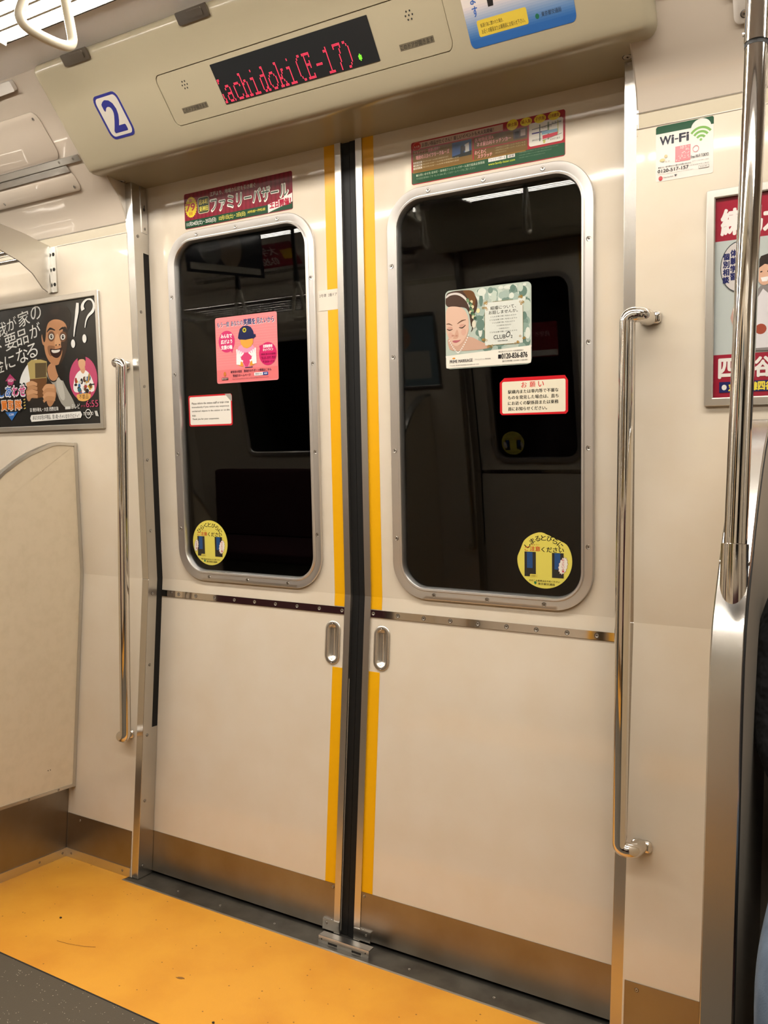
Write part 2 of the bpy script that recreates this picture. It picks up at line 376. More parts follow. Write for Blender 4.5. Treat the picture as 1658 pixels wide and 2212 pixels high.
def leaf(s, n):
    r = sroot('door_%d' % n, (s * .35, 0, 0)); sx = lambda a, b: (min(s * a, s * b), max(s * a, s * b))
    # lower panel, in pieces round the pull-handle pocket
    m = MB()
    for (a, b, z0, z1) in ((.125, .70, .008, ZK), (.0206, .125, .008, .64), (.0206, .125, .81, ZK)):
        x0, x1 = sx(a, b); m.box(x0, x1, 0, .03, z0, z1)
    hx0, hx1 = sx(.0493, .0943); x0, x1 = sx(.0206, .125)
    m.holed(DL, x0, x1, .64, .81, hx0 + .004, hx1 - .004, .671 + .004, .782 - .004, .0185, 0.0)
    m.box(x0, x1, .028, .03, .64, .81)
    obj('lower_panel', m, CREAM, r, smooth=20)
    m = MB(); x0, x1 = sx(.0206, .70); wx0, wx1 = sx(.104, .592)
    m.holed(DU, x0, x1, ZK, 2.02, wx0 + .012, wx1 - .012, .869, 1.796, .075, 0.0)
    m.holed(DU, x0, x1, ZK, 2.02, wx0 + .012, wx1 - .012, .869, 1.796, .075, -.028, flip=True)
    obj('upper_panel', m, CREAM, r, smooth=20)
    x0, x1 = sx(.0206, .0381); obj('edge_strip', kbox(MB(), x0, x1, .0, 2.02, 0, -.02, .004), ALU, r, smooth=0)
    x0, x1 = sx(.0012, .0206); obj('rubber_seal', kbox(MB(), x0, x1, .0, 2.02, 0, -.03, -.004 if s < 0 else -.0015), RUBBER, r, smooth=0)
    x0, x1 = sx(.0381, .0684 if s > 0 else .0703)
    segs = ((.1214, .666), (.8205, 1.96)) if s > 0 else ((.1214, .665), (.8205, 1.558), (1.606, 1.96))
    for z0, z1 in segs: obj('yellow_tape', kbox(MB(), x0, x1, z0, z1, 0, 0, .0006), TAPE, r, smooth=0)
    # window frame
    f = MB().loft(DU, wx0, wx1, .857, 1.808, .088, [(0, 0), (0, .0062), (.0012, .0074), (.010, .0066), (.019, .0052), (.0215, .0085), (.0255, .0078), (.0275, .003), (.0285, -.014)], n=12)
    fr = obj('window_frame', f, FRAME, r, smooth=50)
    obj('pane', MB().prism(DU, rrect(wx0 + .022, wx1 - .022, .878, 1.787, .062, 8), -.012, -.007), GLASS, r, smooth=0)
    c = (wx0 + wx1) / 2
    for z in (1.00, 1.21, 1.43, 1.64):
        for x in (wx0 + .010, wx1 - .010): screw(DU(x, z, .0061), NU, fr, .0052)
    for dx in (-.135, 0, .135):
        for z in (.867, 1.798): screw(DU(c + dx, z, .0061), NU, fr, .0052)
    # waist trim
    x0, x1 = sx(.0385, .70); tr = obj('waist_trim', MB().prism(DL, rrect(x0, x1, .801, .819, .0008, 1), 0, .0025), MIRROR, r, smooth=0)
    for q in (.046, .115, .185, .255, .325, .395, .465, .535, .60): screw((s * q, -.0026, .81), ND, tr, .0045)
    # kick plate
    x0, x1 = sx(.0385, .70); kp = obj('kick_plate', MB().prism(DL, [(x0, .006), (x1, .006), (x1, .121), (x0, .121)], 0, .0012), STEELH, r, smooth=0)
    for z in (.112, .028): screw((s * .046, -.0013, z), ND, kp, .0036)
    # recessed pull handle
    h = MB().loft(DL, hx0, hx1, .671, .782, .0225, [(0, 0), (0, .0018), (.0012, .0028), (.009, .0028), (.0105, .0018), (.0125, -.005), (.016, -.011), (.0195, -.0125)], n=10, cap=True)
    hd = obj('pull_handle', h, ALU, r, smooth=60, label='recessed satin metal pull handle')
    cx = (hx0 + hx1) / 2
    for z in (.7765, .6765): screw((cx, -.003, z), ND, hd, .0024)
    # small guide plate at the foot of the leaf
    x0, x1 = sx(.022, .070); gp = obj('guide_plate', MB().box(x0, x1, -.0065, -.0012, .004, .030), STEEL, r, smooth=0)
    screw((s * .058, -.0066, .021), ND, gp, .003)
    return r

def header(n):
    m = MB(); prof = [(.03, 1.9467), (-.118, 1.9467), (-.225, 1.9425), (-.252, 1.9375), (-.265, 1.9362), (-.275, 1.938), (-.2815, 1.9425), (-.290, 1.950), (-.4665, 2.1265), (-.43, 2.15), (.03, 2.15)]
    N = len(prof); x0, x1 = -.722, .741
    m.add([(x0, y, z) for y, z in prof] + [(x1, y, z) for y, z in prof], [list(range(N)), list(range(N, 2 * N))[::-1]] + [(i, (i + 1) % N, N + (i + 1) % N, N + i) for i in range(N)])
    o = obj('door_header_cover', m, COVER, None, smooth=45)
    bv = o.modifiers.new('b', 'BEVEL'); bv.width = .022; bv.segments = 5; bv.limit_method = 'ANGLE'; bv.angle_limit = R(60)
    cm = MB().prism(HD, rrect(-.366, .366, 1.9715, 2.0545, .014, 6), -.0045, .02)
    co = obj('cutter', cm, COVER, None, smooth=0)
    bo = o.modifiers.new('c', 'BOOLEAN'); bo.object = co; bo.solver = 'EXACT'
    bpy.context.view_layer.update(); dg = bpy.context.evaluated_depsgraph_get()
    me = bpy.data.meshes.new_from_object(o.evaluated_get(dg)); o.modifiers.clear(); old = o.data; o.data = me; bpy.data.meshes.remove(old)
    me.polygons.foreach_set('use_smooth', [True] * len(me.polygons)); me.set_sharp_from_angle(angle=R(45))
    bpy.data.objects.remove(co)
    pn = obj('display_panel', MB().prism(HD, rrect(-.3645, .3645, 1.973, 2.053, .0125, 6), -.0045, -.0012), COVER, o, smooth=30)
    for sx in (-1, 1):
        h = MB(); cx, cz = sx * .2915, 2.0295
        for k in range(7):
            a = R(60 * k); rx = 0 if k == 6 else .0075
            h.prism(HD, ell(cx + rx * math.cos(a), cz + rx * .8 * math.sin(a), .0016, .0014, 8), -.0012, -.0008)
        obj('speaker_holes', h, DARK, pn, smooth=0)
        cv = Canvas(HD, sx * .2915 - .038, sx * .2915 + .038, 1.9885, 1.9975, -.0011)
        cv.rect(0, 0, 1, 1, '6E6553'); cv.text(.02, .12, .98, .88, 'このドアが開きます', '2C2721', .03); cv.done('door_lamp_legend', parent=pn)
    for x in (-.6845, .6735):
        screw((x, -.19, 1.9437), Vector((0, 0, -1)), o, .0085, SCREWM)
    return o

def side(near):
    nm = 'back' if near else 'front'
    w_ = sroot('wall_' + nm, (0, 0, 0))
    for x0, x1 in ((-XE, -.688), (.688, XE)):
        m = kbox(MB(), x0, x1, 0, 1.8145, -.058, -.02, 0); obj('wall_panel', m, CREAM, w_, smooth=10)
        m = MB(); P = lambda x, z, d: Vector((x, -.163 - (z - 1.8145) * .08 - d, z))
        m.prism(P, [(x0, 1.8145), (x1, 1.8145), (x1, 1.843), (x0, 1.843)], -.02, -.002)
        obj('khaki_band', m, BAND, w_, smooth=0)
        for z, dd in ((1.813, .005), (1.8425, .004)):
            obj('bead', MB().tube([(x0, -.160 - (z - 1.8145) * .1, z), (x1, -.160 - (z - 1.8145) * .1, z)], dd / 2, 8), ALU, w_)
        # coved panel from the band up to the ceiling
        pr = [(-.163, 1.843), (-.170, 1.862), (-.181, 1.882), (-.197, 1.902), (-.214, 1.918), (-.23, 1.932), (-.46, 2.162)]
        m = MB(); N = len(pr); m.add([(x0, y, z) for y, z in pr] + [(x1, y, z) for y, z in pr], [(i, i + 1, N + i + 1, N + i) for i in range(N - 1)])
        obj('cove_panel', m, GLOSS, w_, smooth=60)
    m = MB(); m.add([(-.70, -.26, 1.96), (.70, -.26, 1.96), (.70, -.46, 2.16), (-.70, -.46, 2.16)], [(0, 1, 2, 3)]); obj('cove_panel', m, GLOSS, w_, smooth=0)
    for s in (-1, 1):
        f = lambda y, z, d: Vector((s * (.6885 + d), y, z)); m = MB().prism(f, [(.0, 1.80), (-.1615, 1.80)] + pr[:-1] + [(-.30, 1.99), (.0, 1.99)], 0, .002); obj('cheek_panel', m, CREAM, w_, smooth=0)
    # access covers on the cove
    cov = [(-2.3, -.805, 1.990, 2.078, .02), (-2.3, -.796, 1.926, 1.963, .012)]
    for x0, x1, z0, z1, r_ in cov:
        for s in (-1, 1):
            a, b = (x0, x1) if s < 0 else (-x1 + .09, -x0)
            c = obj('access_cover', MB().loft(CV, a, b, z0, z1, r_, [(0, 0), (0, .0012), (.0008, .0018)], n=5, cap=True), GLOSS, w_, smooth=40)
            e = (b - .02) if s < 0 else (a + .02)
            for q in (0, .3, .6): screw(CV(e + s * q, z1 - .012 if z1 > 2 else z0 + .009, .002), N45, c, .0036)
    for s in (-1, 1):
        a, b = (-2.3, -.7435) if s < 0 else (.80, 2.3)
        st = obj('rail_strip', MB().prism(CV, [(a, 1.9775), (b, 1.9775), (b, 1.9895), (a, 1.9895)], 0, .003), ALU, w_, smooth=0)
        a, b = (-2.3, -.80) if s < 0 else (.86, 2.3)
        obj('rail_strip', MB().prism(CV, [(a, 1.964), (b, 1.964), (b, 1.976), (a, 1.976)], 0, .0045), STEEL, w_, smooth=0)
        for q in (-.765, -.82, -1.1) if s < 0 else (.82, .9, 1.2): screw(CV(q, 1.984, .0035), N45, st, .003)
        # adhesive clips along the cove top
        x = -.83 if s < 0 else 1.1
        cl = obj('ceiling_clip', MB().prism(HD, rrect(x - .16, x + .01 if s < 0 else x + .12, 2.098, 2.116, .004, 3), -.028, -.016), WHITEP, w_, smooth=30)
    # door pillars
    for s in (-1, 1):
        x0, x1 = sorted((s * .664, s * .692)); p = sroot('trim_%d' % next(tn), (s * .678, -.058, 0))
        kbox_m = kbox(MB(), x0, x1, 0, 1.947, -.0574 + .004, -.004, .004); obj('pillar_front', kbox_m, STEEL, p, smooth=0, bev=.0015)
        a, b = sorted((s * .6643, s * .668)); m = MB()
        for z0, z1, o0 in ((0, .425, .002), (.425, 1.765, .0235), (1.765, 1.947, .002)): kbox(m, a, b, z0, z1, 0, o0, .056)
        obj('pillar_return', m, STEEL, p, smooth=0)
        a, b = sorted((s * .6665, s * .682)); obj('pocket_seal', kbox(MB(), a, b, 0, 1.947, 0, -.0, .03), RUBBER, p, smooth=0)
        nn = Vector((-s, 0, 0))
        for z in (1.805, 1.60, 1.395, 1.19, .99, .81, .606, .405, .218, .034):
            screw((s * .6638, -(.0405 + TU * max(0, z - ZK)), z), nn, p, .0036)
        a, b = sorted((s * .6622, s * .664)); kp = obj('keyhole_plate', kbox(MB(), a, b, 1.82, 1.945, 0, .004, .026), STEEL, p, smooth=0)
        yk = -(.015 + TU * (1.885 - ZK)); F = lambda y, z, d: Vector((s * .6621 - s * d, y, z))
        obj('keyhole', MB().prism(F, ell(yk, 1.884, .0035, .0045, 10), 0, .0003).prism(F, [(yk - .001, 1.884), (yk + .001, 1.884), (yk + .001, 1.896), (yk - .001, 1.896)], 0, .0003), DARK, kp, smooth=0)
        screw((s * .662, -(.015 + TU * (1.832 - ZK)), 1.832), nn, kp, .003)
    # baseboards, floor angle
    for k, (x0, x1, a) in enumerate(((-.958, -.692, 'left'), (.692, .90, 'right'))):
        b = struct(obj('baseboard_%s%s' % ('' if near else 'far_', a), MB().box(x0, x1, -.0595, -.0578, .0, .1305), STEELH, smooth=0))
        f = obj('floor_angle', MB().box(x0, x1, -.0615, -.0596, 0, .026), ALU, b, smooth=0)
        for q in (.022, (x1 - x0) - .03): screw((x0 + q, -.0617, .013), ND, f, .003)
        screw(((x0 + x1) / 2 - s * .08, -.0597, .117), ND, b, .0036)
    # threshold
    t = struct(obj('trim_%d' % next(tn), MB().box(-.70, .70, -.074, .03, -.03, -.0012), THRESH, smooth=0))
    obj('threshold_lip', MB().box(-.70, .70, -.0842, -.0785, -.03, .0008), ALU, t, smooth=0)
    obj('threshold_lip', MB().box(-.70, .70, -.0775, -.0740, -.03, .0003), THRESH, t, smooth=0)
    for q in (-.52, -.37, -.19, -.05, .2, .41): screw((q, -.047, -.0012), Vector((0, 0, 1)), t, .0035)
    leaf(-1, next(obj_names)); leaf(1, next(obj_names))
    return header(0)

hdr1 = side(True); tag(hdr1, 'beige cover above the doors holding the red scrolling sign', 'door cover')
TURN = True; hdr2 = side(False); tag(hdr2, 'beige cover above the opposite doors behind the viewer', 'door cover'); TURN = False

# ================================================================== THINGS
# scrolling sign: dot matrix glyphs, 8 x 16 cells, drawn as separate diodes
GL = {'K': '*** ***|.*...*.|.*..*..|.*.*...|.***...|.*..*..|.*...*.|.*...*.|.*....*|***..**',
 'a': '|||..***..|.*...*.|.....*.|..****.|.*...*.|.*...*.|..***.*', 'c': '|||..****.|.*....*|.*.....|.*.....|.*.....|.*....*|..****.',
 'h': '**.....|.*.....|.*.....|.*.**..|.**..*.|.*...*.|.*...*.|.*...*.|.*...*.|***.***', 'i': '...*...|.......|.......|.***...|...*...|...*...|...*...|...*...|...*...|.*****.',
 'd': '....**.|.....*.|.....*.|..***.*'.replace('..***.*', '..****.') + '|.*...*.|.*...*.|.*...*.|.*...*.|.*..**.|..**.**',
 'o': '|||..***..|.*...*.|*.....*|*.....*|*.....*|.*...*.|..***..', 'k': '**.....|.*.....|.*.....|.*..**.|.*..*..|.*.*...|.***...|.*..*..|.*...*.|***.***',
 '(': '....**|...*..|..*...|..*...|..*...|..*...|..*...|..*...|...*..|....**', 'E': '******.|.*...*.|.*.....|.*..*..|.****..|.*..*..|.*.....|.*.....|.*...*.|******.',
 '-': '||||.......|.*****.', '1': '...*...|.***...|...*...|...*...|...*...|...*...|...*...|...*...|...*...|.*****.',
 '7': '.******|.*....*|.....*.|.....*.|....*..|....*..|....*..|...*...|...*...|...*...', ')': '.**...|...*..|....*.|....*.|....*.|....*.|....*.|....*.|...*..|.**...'}
def header_display():
    dp = obj('sign_screen', MB().prism(HD, rrect(-.2035, .204, 1.9848, 2.0457, .001, 2), -.0012, -.0004), DISP, hdr1, smooth=0)
    m = MB(); px = .00315; x = -.2035 - 4 * px; k_ = .707
    for ch in 'Kachidoki(E-17)':
        rows = GL[ch].split('|')
        for r, row in enumerate(rows):
            for c, v in enumerate(row):
                if v != '*': continue
                for sub in (0, 1):          # each glyph row is two diode rows high
                    rr_ = r * 1.65 + sub * .82; X = x + c * px; Z = 2.0222 - rr_ * px * k_ * 1.0
                    if X < -.2025: continue
                    m.prism(HD, ell(X, Z, .00100, .00074, 6), -.0004, .0001)
        x += 7.85 * px
    l = obj('sign_text', m, LED, dp, smooth=0, label='red dot lettering'); l['kind'] = 'stuff'
    g = MB()
    for a, b in ((0, 2), (-1, 1), (0, 1), (1, 1), (-1, 0), (0, 0), (1, 0), (0, -1), (-1, -1), (1, -1), (0, -2)):
        g.prism(HD, ell(.1625 + a * px * .8, 1.9965 + b * px * .62, .0011, .0009, 6), -.0004, .0001)
    l = obj('sign_mark', g, LEDG, dp, smooth=0, label='green dot mark'); l['kind'] = 'stuff'
header_display()

def st_two():
    c = Canvas(HD, -.5765, -.4925, 1.9792, 2.0532, .0004); c.base('D9D2C4', .014)
    W, N = 'D9D2C4', '2B2F86'
    c.rr(.0, .0, 1, 1, .19, N); c.rr(.075, .062, .925, .938, .14, W)
    c.text(.255, .16, .745, .84, '2', N, .045)
    return tag(c.done('number_sticker'), 'blue framed number 2 sticker on the beige cover', 'sticker')
st_two()

def st_header_poster():
    c = Canvas(HD, .4015, .609, 1.9665, 2.112, .0004); c.base('2966AD', .009); c.rr(.0, .2, 1, 1, .06, 'E4DAD4')
    n = 14
    for i in range(n):
        t = i / (n - 1); col = [a + (b - a) * t for a, b in zip((0.16, .40, .68), (.86, .82, .82))]
        c.rect(.001, .05 + i * .30 / n, .999, .05 + (i + 1.02) * .30 / n, col)
    c.rr(.10, .085, .575, .225, .02, 'E3C646'); c.text(.13, .16, .35, .195, '痴漢行為に遭われた場合、', '2A2418', .01)
    c.text(.13, .105, .545, .145, 'お近くの駅員または乗務員にお知らせ下さい。', '2A2418', .01)
    c.ell(.66, .125, .018, .022, '1E6E52'); c.text(.70, .11, .88, .15, '東京都交通局', '33475F', .01)
    c.vtext(.085, .135, .98, .25, '証拠を残します', '2A62B4', .03)
    c.poly([(.24, .31), (.29, .31), (.325, .56), (.345, .56), (.40, .35), (.45, .36), (.405, .72), (.38, .97), (.25, .97), (.245, .62)], '1C1A1C')
    c.ell(.315, 1.0 - .03, .035, .03, 'D9A583')
    c.ell(.72, .56, .03, .04, 'D8606C'); c.ring(.785, .46, .026, .034, .012, 'D98A92'); c.text(.5, .62, .97, .74, '見逃しません', '2A62B4', .02); c.text(.5, .80, .97, .93, '防犯カメラ', 'C24A5A', .02)
    return tag(c.done('courtesy_poster'), 'white poster fading to blue on the right of the beige cover', 'poster')
st_header_poster()

def st_bazaar_left():
    c = Canvas(DU, -.527, -.167, 1.8155, 1.9085, .0003); c.base('8E1F33', .005)
    for i in range(26): c.rect(.01 + i * .038, .23, .026 + i * .038, .99, '7C1A2B')
    c.rect(.003, .02, .997, .235, '1F4A30')
    pts = []
    for k in range(48): a = 2 * math.pi * k / 48; q = 1 if k % 2 else .9; pts.append((.067 + .060 * q * math.cos(a), .60 + .30 * q * math.sin(a)))
    c.poly([(max(u, .002), v) for u, v in pts], 'F3D62E')
    c.text(.047, .735, .078, .83, '第', 'B8202E', .03); c.text(.018, .50, .105, .70, '79', 'B8202E', .04); c.text(.047, .37, .078, .46, '回', 'B8202E', .03)
    c.rr(.135, .36, .245, .82, .08, 'C9C4A0'); c.rr(.14, .38, .24, .80, .07, '2B3A22')
    c.text(.147, .61, .233, .76, '岩本町', 'F0DE5A', .03); c.text(.147, .42, .233, .57, '東神田', 'F0DE5A', .03)
    c.text(.255, .78, .68, .90, '江戸より、地域の伝統を引き継ぐ', 'EFE6DC', .01)
    c.text(.258, .335, .965, .735, 'ファミリーバザール', 'F4EFE4', .06); c.text(.262, .355, .961, .715, 'ファミリーバザール', '2E4A38', -.005)
    c.text(.02, .055, .305, .195, '11月24日(土)・25日(日)', 'F2EFE6', .02); c.text(.335, .055, .58, .195, '12月1日(土)・2日(日)', 'F3E66A', .02)
    c.text(.60, .11, .76, .18, 'AM9:00〜PM5:00', 'E8DC50', .02)
    c.poly([(.785, .02), (.998, .25), (.998, .43), (.785, .20)], 'F2E6E0'); c.poly([(.785, .03), (.998, .20), (.998, .40), (.785, .24)], 'F2E6E0')
    c.text(.80, .13, .985, .31, '土日開催！', 'B01E3C', .05, rot=1.5)
    return tag(c.done('bazaar_banner', PRINTG), 'crimson banner with yellow 79 burst above the left window', 'sticker')
st_bazaar_left()

def st_bazaar_right():
    c = Canvas(DU, .1685, .530, 1.8165, 1.9103, .0003); c.base('A3222E', .005)
    c.rect(.003, .02, .997, .29, '215034'); c.rect(.01, .27, .76, .31, '8C6428')
    c.poly([(.05, .83), (.62, .83), (.62, .97), (.05, .97)], 'C8A898'); c.text(.078, .845, .56, .945, 'お買い得品がたくさん！楽しいイベントも大人気開催！', '33263A', .015)
    c.ell(.040, .885, .030, .105, 'D9645A'); c.ell(.040, .885, .026, .09, 'B9262A'); c.text(.02, .86, .06, .91, '大人気', 'F0D8C8', .02)
    c.rect(.012, .29, .422, .80, '7A5B2A'); c.rect(.430, .535, .772, .80, '6F5326'); c.rect(.430, .30, .772, .515, '6F5326')
    c.text(.02, .70, .20, .78, 'スカイツリー開業6周年！', 'F08C8C', .02); c.text(.035, .575, .265, .68, '晩秋のスカイツリークルーズ', 'F5A8A0', .03)
    c.rect(.285, .44, .415, .79, '3A5784'); c.poly([(.285, .44), (.415, .44), (.415, .54), (.285, .48)], '1B2220'); c.poly([(.34, .5), (.365, .5), (.362, .70), (.343, .68)], '27292E'); c.poly([(.372, .52), (.40, .53), (.398, .73), (.370, .70)], 'C8C6C2'); c.rect(.352, .56, .374, .66, '3A2F30')
    for i, t in enumerate(('日時', '会場', '参加方法')): c.rect(.015, .485 - i * .066, .077, .53 - i * .066, 'D8C8B0'); c.text(.022, .49 - i * .066, .07, .525 - i * .066, t, '4A2A1A', .01)
    for i in range(3): c.text(.083, .49 - i * .066, .26 if i == 0 else .33, .525 - i * .066, '両日共10:00〜16:00毎日開催無料送迎', 'C9B58A')
    c.text(.437, .69, .56, .78, '各地物産展&', 'F5A8A0', .02); c.text(.45, .58, .67, .68, 'ネオ屋台村キッチンカー', 'F5A8A0', .03)
    c.rect(.685, .57, .768, .78, '54443C'); c.rect(.695, .60, .72, .74, '2A2220'); c.rect(.73, .62, .76, .76, 'A8948A')
    c.text(.437, .41, .51, .50, 'わくわく', 'F5A8A0', .03); c.text(.455, .315, .55, .40, 'スクラッチ', 'F5A8A0', .03)
    for i in range(3): c.text(.57, .455 - i * .055, .76 if i < 2 else .64, .49 - i * .055, '1,000円以上お買い上げいただいた方', 'BBA678')
    c.rr(.782, .34, .988, .845, .05, 'D9D3C6')
    c.rect(.80, .60, .90, .63, '3E3470'); c.rect(.845, .42, .852, .78, '5A6468'); c.rect(.895, .42, .905, .80, '7A8468'); c.rect(.86, .55, .96, .62, '7FA4B8'); c.poly([(.865, .45), (.955, .47), (.955, .55), (.865, .53)], 'C8384A')
    c.poly([(.865, .44), (.885, .44), (.88, .36), (.87, .36)], 'B8B860'); c.line([(.865, .42), (.98, .50)], .012, '6A6A60'); c.line([(.80, .70), (.975, .75)], .014, '4A4A50'); c.rect(.955, .5, .96, .8, 'B0A860')
    for (u, v, t) in ((.91, .41, '岩本町交差点'), (.92, .76, '秋葉原駅'), (.80, .46, '神田駅'), (.86, .70, '昭和通り')): c.text(u, v - .02, u + .06, v + .025, t, '33333A')
    for i, t in enumerate(('紳士服', '婦人服', '子供服', '日用雑貨')):
        u = .680 + i * .085; c.ell(u, .905, .036, .092 if i else .12, 'F0D43A'); c.text(u - .029, .87, u + .029, .955, t, '8A2A22', .02)
    c.text(.035, .175, .50, .235, '■お問い合せ先 岩本町・東神田ファミリーバザール実行委員会事務局', 'BFD0B4'); c.text(.035, .10, .44, .15, '千代田区東神田1丁目 TEL 03-3866 詳しくはホームページをご覧ください', '8FA98C')
    c.rect(.525, .185, .64, .265, 'E6E2DA'); c.text(.53, .197, .635, .255, 'ファミリーバザール', '2C2C2C', .02); c.rect(.648, .19, .695, .26, 'E6E2DA'); c.text(.655, .2, .69, .25, '検索', '2C2C2C', .02)
    c.text(.525, .09, .695, .155, 'www.family-bazar.com', 'C8D84A', .02)
    for i in range(3): c.text(.72, .24 - i * .055, .96 - i * .04, .265 - i * .055, '※内容は変更になる場合がございます ※雨天の場合は中止になります', '7F9C80')
    return tag(c.done('bazaar_banner', PRINTG), 'long red and green banner with four yellow discs above the right window', 'sticker')
st_bazaar_right()

SD = .0005
PANE = lambda x, z, d: DU(x, z, d - .007)
def st_pink():
    c = Canvas(PANE, -.4395, -.2325, 1.3975, 1.572, SD); c.base('F08C90', .006)
    for i in range(40):
        for j in range(18): c.mb.add([c.mp(c.x0 + (c.x1 - c.x0) * u, c.z0 + (c.z1 - c.z0) * v, c.d + .00002) for u, v in ell(.022 + i * .0245 + (j % 2) * .012, .28 + j * .040, .0055, .0065, 5)], [(0, 1, 2, 3, 4)], 0, s2l('F6A4A2'))
    c.d += .00004; c.rect(.005, .02, .995, .205, 'EE7E80')
    for dx, dy, col in ((.004, -.006, 'F8F0F0'), (0, 0, '26306E')):
        c.text(.035 + dx, .855 + dy, .235 + dx, .93 + dy, 'もう一度', col, .03); c.text(.265 + dx, .855 + dy, .46 + dx, .93 + dy, 'あなたの', col, .02)
        c.text(.47 + dx, .85 + dy, .66 + dx, .94 + dy, '笑顔を', col, .04); c.text(.68 + dx, .85 + dy, .955 + dx, .935 + dy, '見たいから', col, .03)
    # a held heart under a plain navy hat, no face drawn
    c.ell(.185, .63, .135, .165, 'D93A74', 28); c.poly([(.23, .52), (.27, .45), (.29, .52)], 'D93A74')
    for i, t in enumerate(('みんなで', '広げよう', '支援の輪')): c.text(.09, .685 - i * .085, .275, .745 - i * .085, t, 'FBF3F3', .04)
    c.ell(.845, .395, .14, .17, 'D9306E', 28); c.poly([(.71, .52), (.73, .44), (.78, .54)], 'D9306E')
    c.text(.775, .485, .92, .53, '犯罪被害者', 'FBF0F2', .04); c.text(.77, .435, .93, .475, 'ホットライン', 'FBF0F2', .04)
    c.text(.735, .375, .965, .405, '犯罪被害に遭われた方の相談電話', '5E1838', .01); c.text(.735, .315, .965, .355, 'TEL03-3597-7830', '4A1230', .01); c.text(.76, .26, .94, .295, '平日8:30〜17:15', '5E1838', .02)
    for sx in (-1, 1):
        c.poly([(.50 + sx * .12, .25), (.50 + sx * .16, .28), (.50 + sx * .11, .38), (.50 + sx * .05, .33), (.50 + sx * .06, .235)], 'EDA23A')
    c.poly([(.36, .47), (.375, .40), (.48, .21), (.52, .21), (.625, .40), (.64, .49), (.61, .55), (.55, .56), (.50, .51), (.44, .56), (.38, .54)], 'F2A0C0')
    c.poly([(.39, .40), (.48, .225), (.52, .225), (.61, .40), (.60, .44), (.40, .44)], 'DE4A7C')
    for sx in (-1, 1):
        bx = .50 + sx * .115
        c.poly([(bx + sx * .05, .27), (bx - sx * .015, .26), (bx - sx * .03, .36), (bx - sx * .005, .42), (bx + sx * .045, .42)], 'F7F5F5')
        for k in range(4): c.line([(bx + sx * (.03 - k * .017), .39), (bx + sx * (.035 - k * .036), .50 - k * .02)], .028, 'F7F5F5')
        c.line([(bx - sx * .02, .33), (bx - sx * .06, .31)], .026, 'F7F5F5')
    c.rect(.475, .012 + .2, .60, .222, '20264E')
    c.text(.235, .145, .42, .185, '被害者の現実', '40243A', .02); c.text(.455, .145, .89, .185, '警視庁のサポート情報はこちら', '40243A', .02)
    c.text(.27, .085, .56, .125, '警視庁ホームページ', '40243A', .02); c.rect(.62, .085, .76, .13, 'F4F0F0'); c.rect(.76, .085, .84, .13, '2A52A0'); c.text(.64, .095, .74, .12, '警視庁HP', '222222', .02); c.text(.78, .095, .825, .12, '検索', 'F4F0F0', .02)
    c.text(.26, .045, .85, .065, 'http://www.keishicho.metro.tokyo.jp/higai/shien/index.html', '8A4A54')
    c.rect(.085, .05, .19, .085, '2A1A1E'); c.text(.09, .055, .185, .08, '警視庁', 'E8C0B8', .02); c.ell(.138, .14, .02, .035, 'D9803A')
    # cap
    c.poly([(.375, .665), (.385, .72), (.41, .80), (.46, .835), (.53, .84), (.59, .81), (.625, .75), (.635, .70), (.66, .70), (.665, .665), (.62, .635), (.50, .625), (.40, .64)], '1C2450')
    c.ell(.485, .775, .03, .035, 'D9CC3C'); c.ell(.485, .775, .016, .02, '4A4A20')
    c.poly([(.41, .64), (.50, .628), (.615, .64), (.62, .58), (.585, .525), (.52, .50), (.46, .52), (.42, .575)], 'EDA94A')
    return tag(c.done('pink_poster', PRINTG), 'pink dotted poster with a heart on the left window', 'poster')
st_pink()

def st_notice_en():
    c = Canvas(PANE, -.5458, -.3903, 1.2850, 1.3700, SD); c.base('C9252F', .006); c.rr(.028, .05, .972, .95, .05, 'EFE9DF')
    c.poly([(.84, .995), (.97, .995), (.997, .93), (.997, .76), (.95, .80), (.88, .93)], 'A8A49C')
    for i, (t, u) in enumerate((('Please inform the station staff or train crew', .93), ('immediately if you notice any suspicious', .93), ('unclaimed objects in the station or on the', .94), ('train.', .165), ('Thank you for your cooperation.', .70))):
        v = .735 - i * .128; c.text(.075, v - .028, u, v + (.042 if i != 3 else .035), t, '1C1A1A', .028)
    return tag(c.done('notice_sticker', PRINTG), 'red bordered English notice sticker with one folded grey corner', 'sticker')
st_notice_en()

def st_notice_jp():
    c = Canvas(PANE, .378, .5335, 1.2838, 1.3668, SD)
    pts = [(.0, .08), (.03, .02), (.97, .0), (1, .06), (1, .86), (.955, .99), (.07, 1.0), (.0, .88)]; c.base('D3262E', pts=pts)
    c.rr(.035, .06, .965, .90, .045, 'EFE6CE')
    for i, ch in enumerate('お願い'): c.text(.325 + i * .125, .725, .405 + i * .125, .87, ch, 'D8302A', .02)
    for i, (t, u) in enumerate((('駅構内または車内等で不審な', .865), ('ものを発見した場合は、直ち', .865), ('にお近くの駅係員または乗務', .865), ('員にお知らせください。', .70))):
        c.text(.125, .575 - i * .15, u, .675 - i * .15, t, '161414', .028)
    return tag(c.done('notice_sticker', PRINTG), 'red bordered Japanese notice sticker with clipped corners on the right window', 'sticker')
st_notice_jp()

